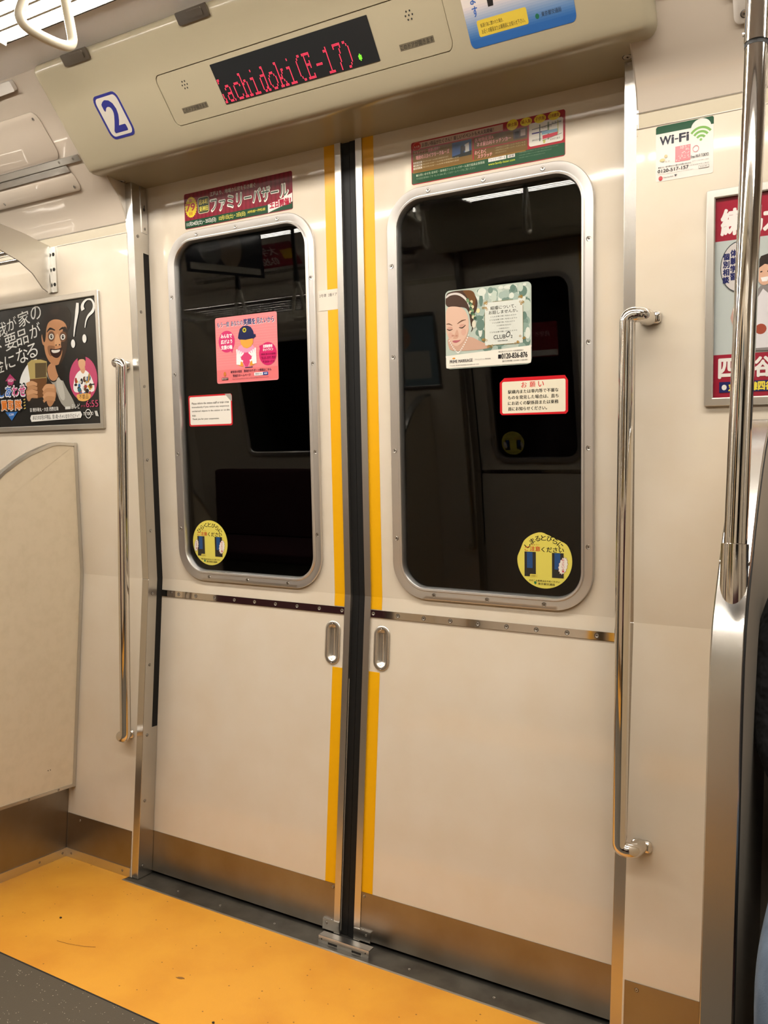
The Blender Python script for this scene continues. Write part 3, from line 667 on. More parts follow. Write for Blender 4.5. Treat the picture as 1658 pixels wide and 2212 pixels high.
def st_bride():
    c = Canvas(PANE, .2465, .4525, 1.3945, 1.571, SD); c.base('B9C4B8', .011); c.step = 3e-6; rnd = random.Random(4)
    for i in range(150):
        u = rnd.uniform(.40, .97); v = rnd.uniform(.22, .97); q = rnd.random()
        col = ('DDE2D6', 'A8BAAF', '7C9488', '8FA79A', 'C4D0C2', '6B8579')[int(q * 6)]
        ru = min(rnd.uniform(.02, .06), .99 - u); rv = min(rnd.uniform(.03, .08), .985 - v, v - .17); c.ell(u, v, ru, rv, col, 14)
    c.step = 8e-6; c.sm([(.03, .30), (.06, .22), (.55, .22), (.50, .28), (.40, .335), (.30, .40), (.02, .42)], 'CBA48E')      # shoulders
    c.sm([(.10, .36), (.14, .28), (.20, .30), (.27, .42), (.29, .54), (.10, .50)], 'C79C86')
    hair = [(.005, .93), (.04, .99), (.30, .985), (.355, .92), (.39, .83), (.385, .76), (.37, .70), (.335, .66), (.345, .56), (.31, .50), (.30, .60), (.285, .70), (.24, .78), (.005, .78)]
    c.sm(hair, '4B372E'); c.sm([(.20, .985), (.335, .975), (.37, .88), (.36, .78), (.33, .72), (.30, .82), (.25, .93)], '6E4A2C')
    c.sm([(.33, .6), (.335, .48), (.30, .44), (.325, .50), (.315, .6)], '3A2A24')
    face = [(.005, .79), (.10, .80), (.22, .765), (.275, .66), (.285, .56), (.275, .46), (.235, .37), (.17, .30), (.12, .285), (.07, .33), (.02, .44), (.005, .52)]
    c.sm(face, 'DDB8A2'); c.sm([(.14, .52), (.10, .40), (.08, .395), (.115, .375), (.15, .385), (.165, .43)], 'D0A38C')
    c.sm([(.01, .93), (.05, .965), (.16, .968), (.24, .91), (.29, .82), (.31, .74), (.295, .74), (.27, .82), (.225, .885), (.15, .94), (.06, .94), (.01, .90)], 'D8CFC8')
    for i in range(16):
        t = i / 15; c.ell(.29 + .05 * t + rnd.uniform(-.02, .02), .86 - .24 * t, .018, .022, ('4E6B52', '7C9A70', 'D9CFA8', '3E5A48')[i % 4], 8)
    c.ell(.395, .71, .022, .03, 'E6DCA6', 10); c.ell(.345, .545, .024, .05, 'DDD6C0', 10)
    c.brush([(.012, .578), (.045, .578), (.085, .556)], [.008, .016, .006], '6A4C3C'); c.brush([(.145, .57), (.20, .603), (.25, .612)], [.008, .018, .005], '6A4C3C')
    c.ell(.055, .52, .034, .02, 'CFA08E'); c.ell(.205, .54, .036, .022, 'CFA08E'); c.brush([(.018, .515), (.05, .497), (.088, .508)], [.006, .014, .006], '3A2A24'); c.brush([(.165, .522), (.205, .514), (.245, .545)], [.006, .015, .008], '3A2A24'); c.ell(.06, .43, .03, .04, 'D9AC98'); c.ell(.22, .46, .03, .045, 'D9AC98')
    c.ell(.09, .425, .018, .012, 'BF8C78', 8); c.ell(.135, .42, .015, .012, 'BF8C78', 8)
    c.sm([(.075, .355), (.11, .365), (.15, .36), (.195, .37), (.15, .335), (.11, .33)], 'B4626A')
    for i in range(18):
        t = i / 17; u = .045 + .235 * t; v = .20 + .235 * abs(2 * t - .9) ** 1.35 * .8; c.ell(u, max(v, .20), .008, .010, 'F0EAE2', 7)
    c.poly([(.005, .02), (.995, .02), (.995, .215), (.005, .16)], 'F1EBDD'); c.rect(.01, .012, .99, .04, 'F1EBDD')
    c.poly([(.0, .15), (.0, .17), (1, .225), (1, .205)], 'F1EBDD')
    c.rect(.475, .265, .905, .795, 'DDE0D6'); 
    for (u0, v0, u1, v1) in ((.47, .35, .474, .68), (.905, .40, .909, .72), (.56, .797, .80, .802), (.57, .262, .80, .267)): c.rect(u0, v0, u1, v1, '9A8A5A')
    for (u, v) in ((.50, .80), (.475, .72), (.87, .815), (.905, .75), (.475, .33), (.53, .25), (.83, .265), (.905, .33)):
        for k in range(5): c.ring(u + rnd.uniform(-.03, .03), v + rnd.uniform(-.02, .02), .012, .013, .005, 'B08A40', 8)
    c.text(.54, .70, .83, .745, '結婚について、', '3A3A38', .005); c.text(.52, .645, .85, .69, 'お話しませんか。', '3A3A38', .005)
    for i, q in enumerate((.16, .17, .14, .09, .065, .17)): c.text(.70 - q, .605 - i * .038, .70 + q * .85, .622 - i * .038, 'どんな言葉で想いを伝えますか', '6A6C68')
    c.text(.575, .335, .71, .385, 'CLUB', '2E2E30'); c.text(.715, .345, .765, .415, 'O', '2E2E30', shear=.25); c.text(.77, .335, .79, .37, '2', '2E2E30'); c.text(.62, .30, .735, .318, 'www.clubo2.jp', '2E2E30', .02)
    c.text(.05, .075, .325, .115, 'PRIME MARRIAGE', '33303A', .02, rot=1); c.text(.35, .09, .54, .11, 'プライムマリッジ株式会社', '4A464C'); c.ell(.1, .135, .02, .01, 'E0943A', 8)
    c.text(.05, .035, .40, .05, '〒150-0001 東京都渋谷区神宮前 受付時間11:00〜20:00', '5A565C'); 
    c.text(.665, .085, .955, .15, '0120-836-876', '1E1C20', .03); c.rect(.625, .09, .66, .14, '2A282C'); c.text(.63, .165, .91, .185, '独立系カウンセラー代表相談窓口', '3A363C'); c.text(.67, .045, .955, .065, '受付時間 12:00〜20:00', '3A363C')
    return tag(c.done('bride_poster', PRINTG), 'pale green poster of a bride looking down on the right window', 'poster')
st_bride()

def round_sticker(cx, cz, torn, lab):
    rr_ = .0628; c = Canvas(PANE, cx - rr_, cx + rr_, cz - rr_, cz + rr_, SD)
    n = 60; pts = []
    for k in range(n):
        a = 360 * k / n; q = .5
        if torn:
            if 35 < a < 98: q = .5 * (1 - .13 * math.sin(R((a - 35) / 63 * 180)) + (.008 if k % 2 else 0))
            if 140 < a < 175: q = .5 * (1 - .05 * math.sin(R((a - 140) / 35 * 180)))
        pts.append((.5 + q * math.cos(R(a)), .5 + q * math.sin(R(a))))
    c.base('E9DB62', pts=pts)
    K = '14120E'
    if torn: c.arctext('しまるとびらに', .50, .49, .405, .405, 139, 45, .092, K, .03)
    else: c.arctext('ひらくとびらに', .50, .49, .41, .41, 138, 42, .094, K, .03)
    if torn:   # the ragged edge has taken the tops of the letters
        pass
    c.text(.14, .655, .215, .735, 'ご', 'CF3A22', .03); c.text(.235, .655, .425, .74, '注意', 'CF3A22', .03); c.text(.45, .645, .85, .735, 'ください', K, .03); c.text(.26, .755, .41, .785, 'ちゅうい', 'B03A22')
    for u in (.135, .64):
        c.rect(u, .20, u + .21, .64, '2A2A28'); c.rect(u + .045, .35, u + .15, .635, '1F4E86')
    c.rr(.235, .18, .38, .245, .015, 'E4D25A'); c.text(.25, .195, .36, .23, 'お客様へ', '6A5E20')
    pt = []
    for k in range(28):
        a = 2 * math.pi * k / 28; q = 1 if k % 2 else .84; x = .088 * q * math.cos(a); y = .165 * q * math.sin(a); pt.append((.84 + x + y * .18, .42 + y))
    c.poly(pt, '8A4A40'); c.poly([(.84 + (u - .84) * .93, .42 + (v - .42) * .95) for u, v in pt], 'F3EDE0')
    c.vtext(.815, .862, .54, .30, 'あぶないよ！', 'CC2A34', .02)
    if not torn:
        pt2 = [(.10 + (u - .84) * .75, .43 + (v - .42) * .9) for u, v in pt]; c.poly(pt2, '8A6A40'); c.poly([(.10 + (u - .10) * .9, .43 + (v - .43) * .94) for u, v in pt2], 'F3EDE0'); c.vtext(.085, .125, .53, .34, 'ああ痛い！', 'A82A34', .01)
    c.text(.22, .115, .78, .15, 'かけこみ乗車はおやめください' if torn else '戸袋に手をはさまれないようご注意ください', '2A261A', .015)
    c.poly([(.31, .09), (.335, .06), (.36, .09), (.35, .115), (.32, .115)], '1E7A50'); c.text(.385, .06, .69, .10, '東京都交通局', '2A2A26', .01)
    return tag(c.done('door_sticker', PRINTG), lab, 'sticker')
round_sticker(-.4867, .962, False, 'round yellow door warning sticker low on the left window')
round_sticker(.4797, .9645, True, 'round yellow warning sticker with torn top edge, low on the right window')

def st_car():
    c = Canvas(DU, -.0975, -.040, 1.5575, 1.607, .0009, .00002); c.base('E5DACA', .002); c.text(.06, .66, .42, .82, '2号車', '2A2622', .01); c.text(.52, .66, .96, .82, '2番ドア', '2A2622', .01)
    return tag(c.done('door_number_sticker'), 'small cream sticker interrupting the left yellow stripe', 'sticker')
st_car()

def st_wifi():
    c = Canvas(WU, .7245, .828, 1.7085, 1.8105, .0004); c.base('E6DFD6', .004)
    c.poly([(.0, .86), (1, .86), (1, .97), (.98, 1), (.03, 1), (0, .97)], '1E4E34')
    c.ell(.785, .84, .17, .155, 'E6DFD6', 30)
    def arc(r, w_, col):
        a = [(.785 + r * math.cos(R(t)), .60 + r * 1.12 * math.sin(R(t))) for t in range(40, 141, 10)]; c.brush(a, [w_] * len(a), col, 2)
    for r in (.085, .15, .215): arc(r, .042, '74A84C')
    c.ell(.785, .625, .024, .024, '74A84C', 12)
    for t, a, b in (('W', .075, .265), ('i', .28, .315), ('-', .335, .395), ('F', .415, .52), ('i', .54, .575)): c.text(a, .655 if t != '-' else .71, b, .80 if t != '-' else .73, t, '14162E', .05)
    c.rect(.345, .30, .61, .58, 'D87A80'); 
    rnd = random.Random(2)
    for i in range(40): u = rnd.uniform(.35, .58); v = rnd.uniform(.31, .56); c.rect(u, v, u + .02, v + .012, 'EDC4C0')
    c.ring(.70, .48, .055, .06, .012, 'D9868C'); c.text(.62, .32, .92, .375, 'Free Wi-Fi TOKYO', '3A3438', .02)
    c.ell(.12, .38, .05, .03, 'CFC48A'); c.ell(.18, .44, .03, .03, 'CDBA88'); c.text(.11, .33, .26, .355, 'スマホ', '5A5048')
    c.text(.045, .235, .62, .265, '都営バス・地下鉄Wi-Fi に関するお問い合わせは', '3A3634', .015); c.text(.64, .255, .92, .275, 'NTTドコモ 9:00〜18:00', '6A6462')
    c.text(.04, .155, .58, .215, '0120-517-157', '14141C', .03); c.text(.60, .19, .93, .21, '(年末年始を除く毎日)', '5A5654'); c.text(.04, .12, .66, .135, 'Customer support is available in five languages', '8A8480')
    c.ring(.09, .055, .035, .04, .015, 'CF3A46'); c.ell(.09, .05, .016, .018, 'CF3A46', 8); c.text(.14, .045, .31, .07, 'Tokyo Free Wi-Fi', '4A4644', .01); c.poly([(.33, .085), (.38, .085), (.355, .045)], '34323A')
    c.rr(.75, .115, .93, .17, .012, '8A8480'); c.rr(.755, .12, .925, .165, .01, 'E6DFD6'); c.text(.775, .13, .90, .155, '東京都交通局', '4A4644')
    return tag(c.done('wifi_sticker', PRINTG), 'white and green wireless network sticker right of the doors', 'sticker')
st_wifi()

def framed(mp, x0, x1, z0, z1, fw, label, name='framed_poster', m=ALU):
    f = MB().loft(mp, x0, x1, z0, z1, .003, [(0, 0), (0, .007), (.001, .008), (fw - .002, .008), (fw, .006), (fw, .0005)], n=2)
    o = obj(name, f, m, None, smooth=20); tag(o, label, 'poster')
    return o
def tv_poster():
    z0, z1 = 1.2805, 1.6705; fw = .0155
    o = framed(WU, -1.345, -.8055, z0, z1, fw, 'dark framed poster of a grinning man, left of the doors')
    c = Canvas(WU, -1.2575, -.821, z0 + fw, z1 - fw, .0005, 8e-6); c.base('1B1B1B', pts=[(-.165, 0), (1, 0), (1, 1), (-.165, 1)]); W = 'E8E6E0'
    c.poly([(-.16, .60), (.1, .70), (.35, .78), (.42, .99), (-.16, .99)], '242525'); c.poly([(.62, .74), (.80, .66), (.99, .70), (.99, .95), (.70, .98)], '232424')
    for t, u, v, q in (('我', .025, .84, 1.05), ('が', .14, .876, .95), ('家', .27, .905, 1.12), ('の', .40, .937, 1.0), ('不', -.045, .695, 1.1), ('要', .115, .727, 1.2), ('品', .243, .752, 1.15), ('が', .383, .795, 1.05), ('金', -.035, .53, 1.1), ('に', .095, .557, 1.0), ('な', .232, .602, 1.15), ('る', .340, .630, 1.05)):
        c.text(u - .054 * q, v - .056 * q, u + .054 * q, v + .056 * q, t, W, -.004, rot=9)
    # sleeve, shirt and vest
    c.sm([(.19, .379), (.23, .46), (.30, .52), (.392, .567), (.50, .56), (.52, .44), (.60, .40), (.70, .28), (.76, .10), (.62, .04), (.48, .05), (.30, .12), (.26, .30)], '2A2420')
    c.sm([(.185, .375), (.22, .45), (.29, .53), (.36, .56), (.40, .56), (.32, .40), (.27, .31), (.20, .33)], 'EFEFEC')
    c.sm([(.48, .46), (.50, .37), (.56, .345), (.62, .41), (.67, .30), (.74, .19), (.76, .12), (.62, .14), (.55, .33), (.48, .40)], 'A09C92'); c.sm([(.56, .36), (.62, .41), (.64, .33), (.66, .2), (.61, .2)], 'BDB9AE')
    c.sm([(.485, .50), (.495, .40), (.535, .36), (.585, .375), (.61, .44), (.60, .53)], 'BC8862'); c.sm([(.56, .52), (.62, .52), (.67, .44), (.65, .35), (.60, .38)], '1B1614')
    # face, lit from the left
    c.sm([(.466, .72), (.472, .62), (.488, .565), (.52, .515), (.575, .485), (.63, .505), (.67, .56), (.70, .64), (.712, .74), (.70, .83), (.60, .87), (.50, .85)], 'B8835C')
    c.sm([(.60, .485), (.64, .51), (.68, .57), (.708, .66), (.712, .79), (.67, .80), (.655, .70), (.635, .655), (.655, .60), (.63, .54)], '3A281F')
    c.sm([(.50, .66), (.55, .655), (.585, .645), (.56, .59), (.53, .56), (.505, .60)], '8C6244')
    c.sm([(.443, .75), (.47, .765), (.478, .66), (.452, .67)], 'B4815C')
    c.sm([(.465, .68), (.448, .80), (.466, .905), (.53, .960), (.585, .975), (.67, .97), (.74, .935), (.76, .87), (.742, .80), (.715, .74), (.705, .82), (.65, .865), (.56, .865), (.505, .83), (.487, .70)], '1A1311')
    c.sm([(.54, .96), (.60, .975), (.66, .96), (.62, .90), (.56, .90)], '2E2420')
    for u, v in ((.548, .728), (.664, .714)):
        c.ell(u, v + .002, .036, .042, '6A4630', 18); c.ell(u, v, .027, .028, '2A1A14', 18); c.ell(u, v, .024, .024, 'DCD6CC', 18); c.ell(u, v, .012, .016, '1C1612', 12); c.ell(u + .003, v + .004, .003, .004, 'F4F4F4', 6)
    c.brush([(.505, .768), (.54, .793), (.59, .775)], [.008, .020, .008], '17100E'); c.brush([(.63, .772), (.67, .785), (.705, .755)], [.008, .020, .008], '17100E')
    c.sm([(.598, .745), (.575, .68), (.58, .652), (.608, .645), (.638, .655), (.64, .675), (.622, .745)], 'CC9A70'); c.ell(.592, .655, .007, .006, '3A2218', 8); c.ell(.625, .655, .007, .006, '3A2218', 8)
    c.sm([(.525, .635), (.575, .622), (.63, .625), (.655, .64), (.64, .575), (.60, .545), (.555, .56), (.53, .59)], '32140F'); c.sm([(.54, .622), (.58, .612), (.635, .618), (.62, .595), (.57, .59), (.545, .60)], 'DAD4CA')
    # wallet held in two hands
    c.poly([(.285, .53), (.33, .555), (.43, .55), (.488, .53), (.476, .36), (.305, .38)], 'B9A466'); c.poly([(.365, .525), (.482, .52), (.474, .40), (.36, .40)], '5E4E32'); c.poly([(.300, .395), (.476, .395), (.47, .24), (.33, .23), (.31, .30)], '6E4828')
    c.sm([(.53, .335), (.57, .32), (.565, .22), (.50, .14), (.46, .19), (.47, .28)], 'B07E58'); c.sm([(.255, .35), (.30, .35), (.31, .23), (.27, .20), (.25, .26)], 'B8865E')
    for k in range(4): c.brush([(.262, .348 - k * .036), (.32, .362 - k * .036), (.375, .345 - k * .034)], [.036, .036, .024], ('CF9C72', 'BC8A62')[k % 2])
    for k in range(4): c.brush([(.432, .292 - k * .031), (.475, .325 - k * .033), (.555, .318 - k * .034)], [.024, .036, .036], ('CF9C72', 'BC8A62')[k % 2])
    # round inset of a man with a box of oddments
    c.ell(.843, .363, .136, .178, 'C2486F', 36)
    c.sm([(.735, .27), (.755, .37), (.79, .42), (.84, .44), (.89, .42), (.93, .36), (.955, .26), (.90, .25), (.79, .25)], 'ECEAE6'); c.sm([(.815, .43), (.82, .47), (.86, .47), (.87, .43), (.845, .395)], 'D29C76')
    c.ell(.837, .487, .035, .048, 'D8A47E', 16); c.sm([(.797, .50), (.798, .54), (.825, .565), (.86, .563), (.878, .53), (.873, .495), (.86, .52), (.81, .52)], '17110F')
    rnd = random.Random(3)
    for i in range(34): c.ell(rnd.uniform(.765, .92), rnd.uniform(.235, .37), rnd.uniform(.008, .02), rnd.uniform(.010, .026), ('2A66A0', '1E1E22', '9E3A32', 'C9A23A', 'C9C5BC', '5A3A22', '2E6A7A')[i % 7], 8)
    c.line([(.905, .40), (.89, .33)], .018, 'B8863E'); c.line([(.895, .31), (.95, .313)], .010, '16161A')
    c.sm([(.765, .245), (.915, .245), (.90, .20), (.87, .185), (.832, .181), (.79, .19), (.775, .21)], 'E2AC5C'); c.text(.795, .20, .885, .236, '不要品', '3A2A1A')
    # programme title block
    c.poly([(.035, .395), (.092, .454), (.155, .395), (.125, .395), (.125, .34), (.06, .34), (.06, .395)], 'B8386E'); c.text(.065, .385, .125, .412, 'HIGH', 'F0D0E0', .03)
    for k, (ch, col) in enumerate((('し', '3F74C4'), ('あ', '3F74C4'), ('わ', 'CE4684'), ('せ', 'CE4684'))):
        u = -.045 + k * .075; c.text(u - .008, .25, u + .080, .358, ch, '101014', .13); c.text(u, .258, u + .072, .35, ch, 'F2F0F2', .08); c.text(u + .005, .264, u + .067, .344, ch, col, .035)
    for k, ch in enumerate('買取隊'):
        u = -.025 + k * .078; c.text(u - .008, .132, u + .080, .236, ch, '101014', .13); c.text(u, .142, u + .072, .228, ch, 'E6E0D8', .08); c.text(u + .003, .146, u + .069, .224, ch, 'DE7C2C', .045)
    c.poly([(.02, .128), (.155, .128), (.085, .052)], '2F6CB4'); c.text(.06, .095, .112, .116, 'LOW', 'E8E8F4', .03)
    for v in (.225, .20, .175, .15): c.line([(.225, v), (.245, v + .006)], .010, 'C8B060')
    # the large !? and small print
    c.brush([(.828, .968), (.818, .90), (.790, .78), (.776, .705)], [.030, .040, .020, .010], W); c.ell(.765, .650, .020, .034, W)
    c.brush([(.878, .905), (.872, .935), (.888, .965), (.925, .985), (.962, .975), (.982, .935), (.970, .89), (.925, .855), (.902, .82), (.893, .79), (.887, .765)], [.040, .034, .022, .014, .016, .024, .028, .020, .014, .012, .008], W)
    c.ell(.877, .680, .020, .034, W)
    c.text(.291, .118, .585, .152, '目 博多華丸・大吉 西野志海', W, .02); c.text(.72, .125, .80, .165, 'テレビ', W, .01); c.rect(.655, .125, .705, .147, 'D8D6D0')
    c.text(.862, .132, .978, .186, '6:55', 'C2466A', .02); c.text(.81, .135, .855, .152, '夕方', 'B03A5A', .02)
    c.poly([(.287, .066), (.300, .035), (.805, .050), (.819, .076), (.805, .103), (.300, .092)], W); c.text(.315, .050, .79, .088, 'あなたのお宅の不要品、買い取っちゃいますバラエティ！', '1A1818', .015)
    c.text(.832, .068, .926, .094, 'TV TOKYO', W, .02); c.ring(.879, .08, .030, .038, .006, W, 18); c.poly([(.94, .10), (.95, .06), (.978, .055), (.965, .10)], 'C8C6C0')
    c.done('poster_sheet', PRINTG, o)
tv_poster()
def school_poster():
    x0, x1, z0, z1 = .818, 1.286, 1.2795, 1.6755; fw = .0155
    o = framed(WU, x0, x1, z0, z1, fw, 'red and grey framed school poster behind the chrome pole')
    c = Canvas(WU, x0 + fw, x1 - fw, z0 + fw, z1 - fw, .0005); c.base('BFC6C2'); W = 'F0EAE4'
    c.rect(0, .787, 1, 1, 'A02238'); c.rect(0, 0, 1, .218, 'A02238')
    for i, t in enumerate('練馬大学院塾生募集中'): c.text(.024 + i * .082, .815, .098 + i * .082, .94, t, W, .04)
    for i, t in enumerate('四ツ谷丁目駅前教室'): c.text(.022 + i * .070, .100, .086 + i * .070, .195, t, W, .045)
    c.rect(.024, .025, .97, .079, '22285E'); c.ell(.044, .051, .010, .014, 'E8E4DC')
    for i, t in enumerate('丸ノ内線四谷三丁目駅徒歩一分'): c.text(.062 + i * .029, .032, .087 + i * .029, .072, t, 'F0DC4A', .05)
    c.ell(.096, .652, .074, .127, '3E4448', 30); c.ell(.096, .652, .071, .122, 'CFC8C4', 30)
    c.vtext(.033, .057, .725, .572, '個別相談', '22285E', .05); c.vtext(.062, .086, .74, .585, '体験学習', '22285E', .05)
    # smiling student in a grey cardigan
    c.poly([(.12, .23), (.125, .40), (.15, .50), (.18, .545), (.25, .55), (.29, .48), (.31, .22)], '8C8684'); c.poly([(.16, .47), (.19, .53), (.215, .50), (.215, .24), (.16, .24)], 'E2DEE0')
    c.ell(.195, .608, .030, .062, 'DEB094', 20); c.poly([(.165, .60), (.163, .65), (.18, .69), (.21, .70), (.235, .66), (.232, .60), (.225, .58), (.222, .64), (.195, .65), (.175, .635)], '2A2020')
    c.poly([(.180, .585), (.212, .588), (.205, .565), (.186, .565)], 'F4F0EC'); c.line([(.178, .612), (.186, .615)], .006, '2A2020'); c.line([(.205, .612), (.213, .615)], .006, '2A2020')
    c.poly([(.065, .40), (.085, .49), (.10, .52), (.095, .40), (.075, .36)], 'C9A294'); c.ell(.184, .333, .022, .026, 'A44A36', 16)
    c.done('poster_sheet', PRINTG, o)
school_poster()

# ------------------------------------------------------------------ fixtures on the car side
def wy(z): return -.058 - TU * max(0, z - ZK)
def grab(s, label, grp=None):
    xb = s * .683; xf = s * .716; zt, zb = 1.452, .408
    t = thing('grab_bar', (xb, wy(zb) - .045, zb - .02), label, 'grab bar', grp)
    yt, yb = wy(zt) - .046, wy(zb) - .046
    p = bend([(xf, wy(zt) - .010, zt), (xf - s * .006, yt + .004, zt + .001), (xb, yt, zt), (xb, yb, zb), (xf - s * .006, yb + .004, zb - .001), (xf, wy(zb) - .010, zb)], .026, 7)
    obj('bar', MB().tube(p, .0148, 20), CHROME, t, smooth=60)
    for z, f, n in ((zt + .002, WU, NU), (zb - .002, WL, ND)):
        x0, x1 = sorted((s * .697, s * .738))
        b = obj('wall_foot', MB().loft(f, x0, x1, z - .012, z + .012, .008, [(0, 0), (0, .006), (.003, .010), (.008, .011)], n=5, cap=True), CHROME, t, smooth=60)
        for x in (.7255,): screw(f(s * x, z - .001, .0112), n, b, .0042)
        screw(f(s * .7135, z - .001, .0112), n, b, .0036)
    return t
def partition(s, xf, label, trim, back=None):
    # profile in (y, z); xf = face toward the doors
    t = thing('seat_partition', (s * .93, -.32, 0), label, 'partition')
    top = [(-.545, .80), (-.542, .86), (-.530, .905), (-.508, .945), (-.478, .985), (-.44, 1.035), (-.39, 1.09), (-.34, 1.14), (-.30, 1.172), (-.26, 1.198), (-.225, 1.215), (-.19, 1.231), (-.165, 1.237), (-.10, 1.240)]
    ytop = lambda z: wy(z) - .001
    thick = .008 if s < 0 else .012
    xo = s * .941
    if s < 0:   # board with narrow trim, raised off the plinth
        F = lambda y, z, d: Vector((xf + d, y, z))
        prof = [(-.545, .215)] + top + [(ytop(1.240), 1.240), (ytop(ZK), ZK), (ytop(.215), .215)]
        obj('board', MB().prism(F, prof, -.016, 0), CREAM2, t, smooth=0)
        def strip(pts, w, nm):
            m = MB(); P = [Vector((0, a, b)) for a, b in pts]; cen = Vector((0, -.3, .6)); q = []
            for i, p in enumerate(P):
                a = P[max(i - 1, 0)]; b = P[min(i + 1, len(P) - 1)]; tt = (b - a).normalized(); n = Vector((0, -tt.z, tt.y))
                if n.dot(cen - p) < 0: n = -n
                q.append(p + n * w)
            for i in range(len(P) - 1):
                v = [P[i], P[i + 1], q[i + 1], q[i]]
                m.hexa([Vector((xf - .0165, k.y, k.z)) for k in v] + [Vector((xf + .0022, k.y, k.z)) for k in v])
            return obj(nm, m, ALU, t, smooth=20)
        strip([(-.545, .215), (-.545, .5)] + top + [(ytop(1.240), 1.240)], .0085, 'edge_trim'); strip([(ytop(1.240), 1.240), (ytop(ZK), ZK), (ytop(.215), .215)], .010, 'edge_trim')
        b = strip([(ytop(.215), .215), (-.545, .215)], .0085, 'edge_trim')
        for za, zb_ in ((1.2285, 1.2405), (.2145, .2245)): obj('edge_trim', MB().box(xf - .0165, xf + .0027, ytop((za + zb_) / 2) - .0105, ytop((za + zb_) / 2), za, zb_), ALU, t, smooth=0)
        for y in (-.12, -.22, -.32): screw((xf + .0025, y, .2195), Vector((1, 0, 0)), b, .003)
        for y, z in ((-.150, .285), (-.158, .285)): obj('dent_mark', MB().prism(F, ell(y, z, .0015, .0018, 8), 0, .0002), DARK, t, smooth=0)
        kp = obj('plinth', MB().box(-.975, -.960, -.545, -.0585, .0, .2155), STEELH, t, smooth=0)
        fa = obj('floor_angle', MB().box(-.9602, -.9575, -.545, -.0585, 0, .0255), ALU, t, smooth=0)
        for y in (-.075, -.155, -.32, -.48): screw((-.9573, y, .013), Vector((1, 0, 0)), fa, .003)
    else:
        F = lambda y, z, d: Vector((xf - d, y, z))
        prof = [(-.545, .03)] + top + [(ytop(1.240), 1.240), (ytop(ZK), ZK), (ytop(.03), .03)]
        obj('board', MB().prism(F, prof, -.004, -.016), CREAM2, t, smooth=0)
        # inner skin facing the seat, with a rounded cutout
        G = lambda y, z, d: Vector((.937, y, z))
        m = MB().box(.934, .937, -.545, -.07, .03, .80); obj('inner_skin', m, SATIN, t, smooth=0)
        m = MB().prism(lambda y, z, d: Vector((.937 - d, y, z)), [(-.545, .80)] + top + [(ytop(1.24), 1.24), (-.10, .80)], 0, .003); obj('inner_skin', m, SATIN, t, smooth=0)
    # wide brushed end strip that runs up the front edge and over the slope
    path = [(-.553, 0.0), (-.553, .60)] + [(y - .010 * (1 if z < 1.2 else .4), z + .004) for y, z in top[:-1]] + [(-.10, 1.246)]
    a, b = sorted((s * .8985, s * .9415)); m = MB()
    if s > 0 or back:
        n = len(path)
        nrm = []
        for i in range(n):
            p, q = path[max(i - 1, 0)], path[min(i + 1, n - 1)]; dy, dz = q[0] - p[0], q[1] - p[1]; L = math.hypot(dy, dz); nrm.append((-dz / L, dy / L))
        vs = []; 
        for (y, z), (ny, nz) in zip(path, nrm):
            for x, k in ((a, 0), (a + .002, .0028), (b - .002, .0028), (b, 0), (b, -.010), (a, -.010)): vs.append((x, y + ny * k, z + nz * k))
        fs = [(i * 6 + k, i * 6 + (k + 1) % 6, (i + 1) * 6 + (k + 1) % 6, (i + 1) * 6 + k) for i in range(n - 1) for k in range(6)]
        m.add(vs, fs); obj('end_strip', m, STEEL, t, smooth=40)
        obj('edge_gasket', MB().tube([(b + .0004, y + .004 * 1, z - .002) for y, z in path], .0013, 6), DARK, t)
    return t
def pole(x, y, label, grp=None):
    t = thing('stanchion_pole', (x, y, .89), label, 'pole', grp); r = .0150; K = .012
    A = lambda z: Vector((x + K * (z - .97), y, z))
    obj('tube', MB().tube([A(.990), A(1.708)], r, 28), CHROME, t, smooth=60)
    up = bend([A(1.712), A(1.95), A(2.14) + Vector((.006, -.01, 0))], .1, 6)
    obj('upper_tube', MB().tube(up, r + .0012, 28), CHROME, t, smooth=60)
    obj('joint_ring', MB().tube([A(1.706), A(1.713)], r + .0003, 28), DARK, t)
    # sleeve cut on the slope of the partition edge
    m = MB(); n = 28; R_ = .0178; ring = [(R_ * math.cos(2 * math.pi * k / n), R_ * math.sin(2 * math.pi * k / n)) for k in range(n)]
    zb = lambda dy: .976 + dy * 1.75
    vs = [(x + a, y + b, 1.026) for a, b in ring] + [(x + a, y + b, zb(b)) for a, b in ring] + [(x + a * .84, y + b * .84, 1.0268) for a, b in ring]
    m.add(vs, [(i, (i + 1) % n, n + (i + 1) % n, n + i) for i in range(n)] + [(i, (i + 1) % n, 2 * n + (i + 1) % n, 2 * n + i) for i in range(n)])
    sl = obj('sleeve', m, CHROME, t, smooth=50)
    for a in (-1, 1): screw((x + a * R_, y, 1.000), Vector((a, -.1, 0)), sl, .0035)
    for a in (-1, 1): obj('joint_screw', MB().tube([A(1.728) + Vector((a * .0155, 0, 0)), A(1.728) + Vector((a * .018, 0, 0))], .003, 10), CHROME, t)
    return t
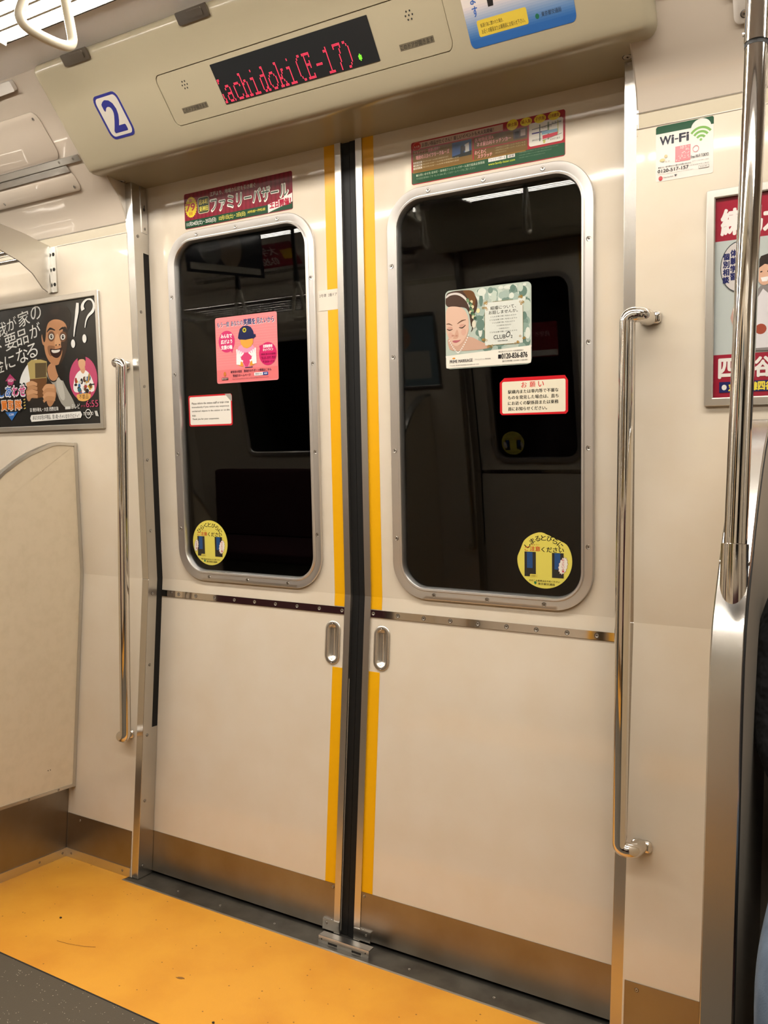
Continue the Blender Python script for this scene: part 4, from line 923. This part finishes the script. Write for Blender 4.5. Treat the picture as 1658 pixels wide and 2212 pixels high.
def strap(x, y, ang, zb, label, grp='hanging straps on the door rails'):
    t = thing('hanging_strap', (x, y, zb), label, 'strap', grp)
    q = Matrix.Rotation(ang, 3, 'Z'); hw = .047
    P = lambda a, z: Vector((x, y, 0)) + q @ Vector((a, 0, 0)) + Vector((0, 0, z))
    pts = [P(-hw, zb + .012), P(-hw * .55, zb), P(hw * .55, zb), P(hw, zb + .012), P(hw * .9, zb + .045), P(.010, zb + .155), P(-.010, zb + .155), P(-hw * .9, zb + .045)]
    sm = []; n = len(pts)
    for i in range(n):   # closed smooth loop
        a, b, c_, d = pts[i - 1], pts[i], pts[(i + 1) % n], pts[(i + 2) % n]
        for k in range(5):
            u = k / 5; sm.append(.5 * ((2 * b) + (c_ - a) * u + (2 * a - 5 * b + 4 * c_ - d) * u * u + (3 * b - a - 3 * c_ + d) * u ** 3))
    obj('ring', MB().tube(sm, .0088, 12, close=True), IVORY, t, smooth=70)
    Q = lambda a, b, z: Vector((x, y, 0)) + q @ Vector((a, b, 0)) + Vector((0, 0, z))
    m = MB(); z0, z1 = zb + .150, 2.072
    m.hexa([Q(-.011, -.003, z0), Q(.011, -.003, z0), Q(.011, .003, z0), Q(-.011, .003, z0), Q(-.011, -.003, z1), Q(.011, -.003, z1), Q(.011, .003, z1), Q(-.011, .003, z1)]); obj('belt', m, BELT, t, smooth=0)
    m = MB(); z0, z1 = zb + .165, zb + .215
    m.hexa([Q(-.014, -.007, z0), Q(.014, -.007, z0), Q(.014, .007, z0), Q(-.014, .007, z0), Q(-.014, -.007, z1), Q(.014, -.007, z1), Q(.014, .007, z1), Q(-.014, .007, z1)]); obj('belt_cover', m, BELT, t, smooth=0, bev=.002)
    return t
def lamp(x0, x1, y, label):
    t = thing('ceiling_lamp', ((x0 + x1) / 2, y, 2.10), label, 'lamp', 'long ceiling lamps')
    obj('housing', MB().box(x0 - .02, x1 + .02, y - .085, y + .085, 2.118, 2.139), WHITEP, t, smooth=0, bev=.002)
    m = MB(); 
    for a in (-1, 1): m.box(x0 - .02, x1 + .02, y + a * .078 - .006, y + a * .078 + .006, 2.103, 2.118)
    obj('side_rail', m, WHITEP, t, smooth=0)
    m = MB(); pr = [(-.070, 2.117), (-.070, 2.0935), (-.06, 2.0915), (.06, 2.0915), (.070, 2.0935), (.070, 2.117)]; N = len(pr)
    m.add([(x0, y + a, z) for a, z in pr] + [(x1, y + a, z) for a, z in pr], [(i, i + 1, N + i + 1, N + i) for i in range(N - 1)]); obj('diffuser', m, EMIT, t, smooth=0)
    for dy, z in ((-.034, 2.092), (0, 2.092), (.034, 2.092)): obj('louvre', MB().box(x0, x1, y + dy - .003, y + dy + .003, z - .0015, z + .0015), WHITEP, t, smooth=0)
    for x in (x0 - .008, x1 + .008): obj('end_cap', MB().box(x - .008, x + .008, y - .074, y + .074, 2.086, 2.118), WHITEP, t, smooth=0, bev=.002)
def rack(s, label, grp='luggage racks'):
    t = thing('luggage_rack', (s * 1.6, -.25, 1.7), label, 'luggage rack', grp)
    e_ = 0 if s < 0 else .05; F = lambda y, z, d: Vector((s * (.998 + e_ + d), y, z))
    up = [(-.166, 1.815), (-.20, 1.8185), (-.26, 1.826), (-.34, 1.828), (-.42, 1.822), (-.46, 1.812)]
    lo = [(-.46, 1.792), (-.42, 1.785), (-.37, 1.770), (-.3266, 1.7559), (-.2677, 1.7430), (-.2213, 1.7200), (-.185, 1.686), (-.166, 1.680)]
    obj('bracket_arm', MB().prism(F, up + lo, 0, .004), ALU, t, smooth=0)
    a, b = sorted((s * (.978 + e_), s * (1.02 + e_))); foot = obj('bracket_foot', MB().prism(WU, rrect(a, b, 1.683, 1.813, .004, 3), 0, .0045), ALU, t, smooth=20)
    a, b = sorted((s * (.994 + e_), s * (1.004 + e_))); obj('foot_rib', MB().prism(WU, [(a, 1.683), (b, 1.683), (b, 1.813), (a, 1.813)], .004, .012), ALU, t, smooth=0)
    for z in (1.705, 1.748, 1.791): screw(WU(s * (.9865 + e_), z, .0047), NU, foot, .0046, DARK)
    xe = s * 2.35
    obj('bracket_arm', MB().prism(lambda y, z, d: Vector((s * (2.35 + d), y, z)), up + lo, 0, .004), ALU, t, smooth=0)
    for y, z, r in ((-.45, 1.802, .012), (-.40, 1.790, .006), (-.36, 1.782, .006), (-.32, 1.774, .006), (-.28, 1.766, .006), (-.24, 1.758, .006)):
        obj('rack_bar', MB().tube([(s * (1.0 + e_), y, z), (xe, y, z)], r, 10), CHROME, t, smooth=60)
    return t
def bench(s, label, grp='maroon bench seats'):
    t = thing('bench_seat', (s * 1.72, -.3, 0), label, 'bench', grp); a, b = sorted((s * .985, s * 2.45))
    obj('seat_cushion', MB().box(a, b, -.53, -.10, .36, .43), MAROON, t, smooth=0, bev=.02)
    m = MB(); m.hexa([(a, -.17, .43), (b, -.17, .43), (b, -.075, .43), (a, -.075, .43), (a, -.13, .84), (b, -.13, .84), (b, -.062, .84), (a, -.062, .84)]); obj('backrest', m, MAROON, t, smooth=0, bev=.015)
    obj('front_panel', MB().box(a, b, -.46, -.44, .0, .36), STEELH, t, smooth=0)
    return t
def side_window(s, n):
    r = sroot('window_%d' % n, (s * 1.75, -.1, 1.3)); a, b = sorted((s * 1.33, s * 2.2))
    obj('window_frame', MB().loft(WU, a, b, .92, 1.62, .05, [(0, 0), (0, .006), (.02, .008), (.026, .003), (.028, .0006)], n=6), FRAME, r, smooth=40)
    obj('pane', MB().prism(WU, rrect(a + .024, b - .024, .944, 1.596, .03, 5), .0003, .003), mat('dark_window_glass_%d' % n, '060606', 0.02), r, smooth=0)

grab(-1, 'chrome grab bar left of the doors, beside the dark poster'); grab(1, 'chrome grab bar right of the doors')
partition(-1, -.9325, 'mottled cream seat partition at the left edge with curved top', ALU)
partition(1, .9005, 'seat partition with a wide brushed steel edge beside the seated person', STEEL)
pole(.9262, -.549, 'tall chrome pole rising from the steel edged partition')
rack(-1, 'luggage rack with curved arm above the dark poster'); rack(1, 'luggage rack above the seated person, outside the frame')
bench(-1, 'maroon bench behind the mottled cream partition'); bench(1, 'maroon bench under the seated person')
side_window(-1, 1); side_window(1, 2)
TURN = True
grab(-1, 'chrome grab bar of the opposite doors, on the seat side nearer the viewer'); grab(1, 'chrome grab bar of the opposite doors, farther from the viewer')
partition(-1, -.9325, 'mottled partition beside the viewer, opposite side', ALU)
partition(1, .9005, 'steel edged partition of the opposite side, mirrored in the right window', STEEL)
pole(.9215, -.545, 'chrome pole of the opposite side, mirrored in the right window')
rack(-1, 'luggage rack above the viewer'); rack(1, 'luggage rack mirrored in the left window')
bench(-1, 'maroon bench the viewer sits on'); bench(1, 'maroon bench mirrored in the left window')
side_window(-1, 3); side_window(1, 4)
# advertising strips over the opposite rack, seen mirrored in the left window
CW = lambda x, z, d: CV(x, z, d + .004)
for k, (x0, colr, ink, t1, t2) in enumerate(((1.02, 'C9C6C0', 'B4402A', '全員無料', '¥3000'), (1.52, '9E1F30', 'E8DCD0', '大学受験', '03-3586-00'), (-1.55, 'D8D4C8', '2A4A8A', '安全', '地下鉄'))):
    c = Canvas(CW, x0, x0 + .46, 1.992, 2.10, .0006); c.base(colr); c.text(.25, .52, .75, .88, t1, ink, .03); c.text(.3, .12, .7, .42, t2, '2A2A2A' if k != 1 else 'E8DCD0', .03)
    if k == 1: c.rect(.02, .3, .2, .7, 'E2B030')
    tag(c.done('advert_strip', PRINTG), ('white advert strip with red lettering over the opposite rack', 'red advert strip with a yellow block over the opposite rack', 'pale advert strip with blue lettering over the opposite rack')[k], 'poster')
for (x, z, lab) in ((-.48, .962, 'yellow sticker on the opposite door window nearer the viewer'), (.48, .962, 'yellow sticker mirrored in the right window')):
    round_sticker(x, z, False, lab)
for (x, lab, colr) in ((.30, 'red poster on the opposite door window', '7E1A26'), (-.40, 'green poster on the opposite door window', '3E5A44')):
    c = Canvas(PANE, x - .10, x + .10, 1.40, 1.57, SD); c.base(colr, .01); c.rect(.02, .03, .98, .2, 'D8D0C8'); c.text(.2, .6, .7, .74, 'もう一人が' if x < 0 else '見守ろう', 'D8B0B0', .02); tag(c.done('door_poster', PRINTG), lab, 'poster')
for x0, lab in ((-1.28, 'framed poster on the wall behind the viewer'), (.82, 'framed poster on the opposite wall, mirrored in the right window')):
    o = framed(WU, x0, x0 + .46, 1.2795, 1.6755, .0155, lab)
    c = Canvas(WU, x0 + .0155, x0 + .4445, 1.295, 1.66, .0005); c.base('8FA0A8'); c.rect(.1, .1, .9, .5, 'D8D4C8'); c.ell(.5, .7, .16, .18, 'C9A286'); c.done('poster_sheet', PRINTG, o)
TURN = False
for y in (-.667, 2 * YC + .667):
    for x0, x1, w_ in (((-1.80, -.67, 'left end'), (-.62, .51, 'over the doors'), (.56, 1.69, 'right end')) if y > YC else ((-2.56, -1.80, 'left end'), (-1.75, -.62, 'left middle'), (-.40, .73, 'over the doors'), (.78, 1.91, 'right end'))):
        y_ = -.667 if y > YC else 2 * YC + .667
        lamp(x0, x1, y_, 'glowing ceiling lamp, %s of the %s row' % (w_, 'near the photographed doors' if y > YC else 'far behind the viewer'))
for k, y in enumerate((-.816, 2 * YC + .816)):
    t = thing('strap_rail', (0, y, 2.07), ('chrome ceiling rail carrying the hanging straps by the doors', 'chrome ceiling rail of the opposite side')[k], 'rail')
    obj('rail', MB().tube([(-2.4, y, 2.078), (2.4, y, 2.078)], .010, 12), CHROME, t, smooth=60)
    for x in (-1.5, -.8, 0.9, 1.7): obj('rail_hanger', MB().tube([(x, y, 2.078), (x, y, 2.14)], .006, 8), CHROME, t)
strap(-.190, -.816, R(79), 1.873, 'ivory triangular hanging strap at the top left corner')
strap(-1.25, -.816, R(70), 1.80, 'hanging strap over the left bench', 'straps outside the frame')
for x, z, a_, w_ in ((-.075, 1.900, 84, 'high, mirrored below the lamp in the right window'), (-.535, 1.900, 76, 'high, mirrored at the left side of the right window'),
                   (-1.21, 1.665, 15, 'low, mirrored at the right side of the left window'), (-1.56, 1.665, 10, 'low, mirrored above the pink poster'), (.42, 1.90, 80, 'high, nearest the right end'), (1.5, 1.665, 12, 'low, over the viewer')):
    strap(x, 2 * YC + .816, R(a_), z, 'hanging strap of the opposite rail, ' + w_, 'opposite hanging straps')
# paper advert hanging from the middle of the ceiling, seen only as a blurred mirror image
o = thing('hanging_advert', (-1.30, YC, 1.84), 'paper advert hanging across the car, mirrored at the top of the left window', 'poster')
HA = lambda x, z, d: Vector((-1.30 + d, x, z))
c = Canvas(HA, YC - .26, YC + .26, 1.85, 2.10, .0006); c.base('2A2C34'); c.ell(.45, .5, .16, .38, 'BFA68C'); c.ell(.7, .4, .14, .25, '8C8A86'); c.rect(.05, .05, .95, .16, 'C9C2B4'); c.done('sheet', PRINTG, o)
obj('hanger_rail', MB().box(-1.306, -1.294, YC - .27, YC + .27, 2.10, 2.14), ALU, o, smooth=0)

# latches that hold the header cover to the ceiling
for x in (-.5565, -.19, .33):
    t = thing('cover_latch', (x, -.46, 2.11), 'grey latch %s on the top edge of the beige cover' % ('nearest the ivory strap' if x < -.5 else 'above the red sign' if x < 0 else 'above the poster'), 'latch')
    obj('latch_plate', MB().prism(HD, rrect(x - .043, x + .043, 2.108, 2.126, .003, 3), 0, .005), STEELH, t, smooth=20)
    obj('latch_catch', MB().prism(HD, rrect(x - .012, x + .030, 2.112, 2.123, .003, 3), .005, .007), STEELH, t, smooth=20)
t = tag(obj('cover_tab', MB().loft(CV, .867, .915, 1.930, 2.02, .010, [(0, 0), (0, .0018), (.001, .0026)], n=5, cap=True), WHITEP, None, smooth=40), 'pale rounded tab with a screw at the top right, beside the pole', 'bracket')
screw(CV(.884, 1.941, .0028), N45, t, .0055)
o = tag(obj('vent_latch', MB().prism(CV, rrect(.752, .80, 1.990, 2.008, .003, 3), 0, .007), DARK, None, smooth=20), 'dark latch on the ceiling cove right of the beige cover', 'latch')
# floor guide in the middle of the doorway
t = thing('door_guide', (.02, -.05, 0), 'small steel guide bracket at the foot of the door joint', 'bracket')
m = MB(); m.box(-.046, .097, -.060, -.057, -.001, .0165); m.box(-.046, .097, -.058, -.036, .0135, .0165); obj('guide_channel', m, STEEL, t, smooth=0)
for x in (-.018, .050): obj('slot', MB().box(x, x + .026, -.0604, -.0599, .001, .006), DARK, t, smooth=0)
for x in (-.037, .088): obj('rivet_hole', MB().prism(lambda a, z, d: Vector((a, -.0601 - d, z)), ell(x, .009, .0018, .0018, 8), 0, .0003), DARK, t, smooth=0)
# scuffs and crumbs on the yellow floor
def blot(x, y, rx, ry, lab, nm, c_=DARK, h=.0006, a0=0):
    rnd = random.Random(int(x * 1000)); n = 14; pts = [(x + rx * math.cos(a) * rnd.uniform(.6, 1.1) - a0 * ry * math.sin(a), y + ry * math.sin(a) * rnd.uniform(.6, 1.1) + a0 * rx * math.cos(a)) for a in [2 * math.pi * k / n for k in range(n)]]
    return tag(obj(nm, MB().prism(lambda a, b, d: Vector((a, b, d)), pts, .0, h), c_, None, smooth=0), lab, 'debris')
SCUFF = mat('scuff_mark', '8A5E26', .7)
blot(-.66, -.322, .004, .003, 'dark crumb on the yellow floor nearest the left corner', 'crumb', h=.002)
blot(-.215, -.360, .012, .004, 'brown smear in the middle of the yellow floor', 'smear', SCUFF, a0=.3)
blot(-.045, -.445, .0035, .003, 'tiny dark crumb near the grey floor edge', 'crumb', h=.002)
m = MB().tube([(-.575, -.402, .001), (-.54, -.397, .001), (-.50, -.385, .0012), (-.475, -.372, .001)], .0004, 5); tag(obj('hair_strand', m, SCUFF, None), 'thin curved hair lying on the yellow floor', 'debris')

# ------------------------------------------------------------------ the seated person
def skin(name, verts, edges, radii, m, parent, sub=2, rootv=0):
    me = bpy.data.meshes.new(name); org = T(Vector(verts[0])); me.from_pydata([T(Vector(v)) - org for v in verts], edges, [])
    me.materials.append(m); o = bpy.data.objects.new(name, me); put(o, Matrix.Translation(org), parent)
    md = o.modifiers.new('s', 'SKIN'); md.use_smooth_shade = True
    for i, v in enumerate(me.skin_vertices[0].data):
        r_ = radii[i]; v.radius = r_ if isinstance(r_, tuple) else (r_, r_); v.use_root = (i == rootv)
    sb = o.modifiers.new('u', 'SUBSURF'); sb.levels = sub; sb.render_levels = sub
    bpy.context.view_layer.update(); dg = bpy.context.evaluated_depsgraph_get()
    ev = bpy.data.meshes.new_from_object(o.evaluated_get(dg)); o.modifiers.clear(); o.data = ev
    ev.materials.clear(); ev.materials.append(m); return o
def person():
    X = 1.176
    t = thing('person', (X, -.35, .43), 'seated person in a black jacket and faded blue jeans at the right edge', 'person')
    hip = (X, -.27, .52); bel = (X, -.255, .66); che = (X, -.235, .86); nb = (X, -.235, .985); nk = (X, -.245, 1.05)
    # body: one skin from head to feet, mostly under the clothes
    V = [hip, bel, che, nb, nk, (X, -.255, 1.10)]; E_ = [(0, 1), (1, 2), (2, 3), (3, 4), (4, 5)]; RD = [(.14, .10), (.135, .10), (.145, .10), (.08, .07), .048, .05]
    def add(i, pts, rs):
        for p, r_ in zip(pts, rs): V.append(p); RD.append(r_); E_.append((i, len(V) - 1)); i = len(V) - 1
        return i
    legs = []; arms = []
    for s in (-1, 1):
        kx = X + s * .125
        legs.append([(X + s * .09, -.30, .53), (X + s * .11, -.52, .56), (kx, -.745, .545), (kx, -.735, .30), (kx, -.72, .10)])
        arms.append([(X + s * .155, -.24, .975), (X + s * .195, -.25, .84), (X + s * .190, -.30, .70), (X + s * .13, -.42, .635), (X + s * .07, -.50, .615)])
        add(0, legs[-1] + [(kx, -.78, .05), (kx, -.86, .035)], (.085, .075, .058, .05, .036, .04, .03)); add(3, arms[-1], (.055, .045, .038, .032, .024))
    skin('body', V, E_, RD, SKIN, t)
    # clothes follow the same bones, a little fuller
    JV = [hip, bel, che, nb, (X, -.24, 1.03)]; JE = [(0, 1), (1, 2), (2, 3), (3, 4)]; JR = [(.17, .125), (.165, .13), (.175, .125), (.12, .095), (.07, .065)]
    for a in arms:
        i = 3
        for p, r_ in zip(a[:4] + [tuple((Vector(a[3]) * .4 + Vector(a[4]) * .6))], (.072, .062, .056, .047, .038)): JV.append(p); JR.append(r_); JE.append((i, len(JV) - 1)); i = len(JV) - 1
    j = skin('jacket', JV, JE, JR, JACKET, t); j['label'] = 'black jacket'
    LV = [(X, -.28, .53)]; LE = []; LR = [(.155, .095)]
    for l in legs:
        i = 0
        for p, r_ in zip(l, (.10, .092, .080, .068, .060)): LV.append(p); LR.append(r_); LE.append((i, len(LV) - 1)); i = len(LV) - 1
    j = skin('jeans', LV, LE, LR, JEANS, t); j['label'] = 'faded blue jeans'
    for s in (-1, 1):
        kx = X + s * .125
        skin('shoe', [(kx, -.70, .045), (kx, -.77, .045), (kx, -.86, .036), (kx, -.91, .032)], [(0, 1), (1, 2), (2, 3)], [.040, .044, .040, .026], SOLE, t, 2)
        # hand resting on the thigh: palm with four fingers and a thumb
        w0 = Vector((X + s * .07, -.50, .625)); d = Vector((-s * .35, -.93, -.02)).normalized(); sd = Vector((d.y, -d.x, 0)) * s
        HV = [tuple(w0 - d * .03), tuple(w0 + d * .02), tuple(w0 + d * .065)]; HE = [(0, 1), (1, 2)]; HR = [.022, (.034, .015), (.038, .013)]
        for k, (off, L) in enumerate(((-.028, .062), (-.010, .074), (.009, .070), (.027, .054))):
            b = w0 + d * .075 + sd * off; i = 2
            for q, dz in ((.02, .003), (.55, 0), (1.0, -.014)): HV.append(tuple(b + d * L * q + Vector((0, 0, dz)))); HR.append(.0085); HE.append((i, len(HV) - 1)); i = len(HV) - 1
        b = w0 + d * .02 - sd * .028; i = 1
        for q, o_ in ((.3, .008), (.7, .020), (1.0, .024)): HV.append(tuple(b + d * .055 * q - sd * o_)); HR.append(.0095); HE.append((i, len(HV) - 1)); i = len(HV) - 1
        skin('hand', HV, HE, HR, SKIN, t, 1)
    # head
    bm = bmesh.new(); bmesh.ops.create_uvsphere(bm, u_segments=28, v_segments=20, radius=1)
    hc = Vector((X, -.275, 1.175))
    for v in bm.verts:
        x, y, z = v.co; w_ = .074 * (1 - .18 * max(0, -z)); yy = y * .092; zz = z * .115
        if y < 0: yy *= 1 - .10 * max(0, z)
        v.co = Vector((x * w_, yy, zz))
        if y < -.7: v.co.y -= .016 * math.exp(-((x / .16) ** 2)) * math.exp(-(((z + .12) / .22) ** 2)); v.co.y += .007 * math.exp(-(((abs(x) - .32) / .14) ** 2)) * math.exp(-(((z - .08) / .14) ** 2))
    me = bpy.data.meshes.new('head'); bm.to_mesh(me); bm.free(); me.materials.append(SKIN); me.polygons.foreach_set('use_smooth', [True] * len(me.polygons))
    put(bpy.data.objects.new('head', me), Matrix.Translation(hc), t)
    for s in (-1, 1):
        obj('eye', MB().prism(lambda a, z, d: Vector((a, -.3555 - d, z)), ell(X + s * .026, 1.181, .011, .005, 14), -.006, 0), mat('eye_dark_%d' % s, '2A1A12', .2), t, smooth=0)
        obj('ear', MB().prism(lambda y, z, d: Vector((X + s * (.070 + d), y, z)), ell(-.268, 1.17, .016, .028, 14), -.004, .008), SKIN, t, smooth=60)
    obj('mouth', MB().prism(lambda a, z, d: Vector((a, -.352 - d, z)), ell(X, 1.125, .020, .004, 12), -.008, .001), mat('lips', 'A85A50', .4), t, smooth=0)
    bm = bmesh.new(); bmesh.ops.create_uvsphere(bm, u_segments=24, v_segments=16, radius=1)
    for v in list(bm.verts):
        if v.co.z < .25 and v.co.y < -.15 or v.co.z < -.35: v.co *= .9
        v.co = Vector((v.co.x * .082, v.co.y * .10 + .006, v.co.z * .122 + .006))
    me = bpy.data.meshes.new('hair'); bm.to_mesh(me); bm.free(); me.materials.append(HAIR); me.polygons.foreach_set('use_smooth', [True] * len(me.polygons))
    put(bpy.data.objects.new('hair', me), Matrix.Translation(hc), t)
person()
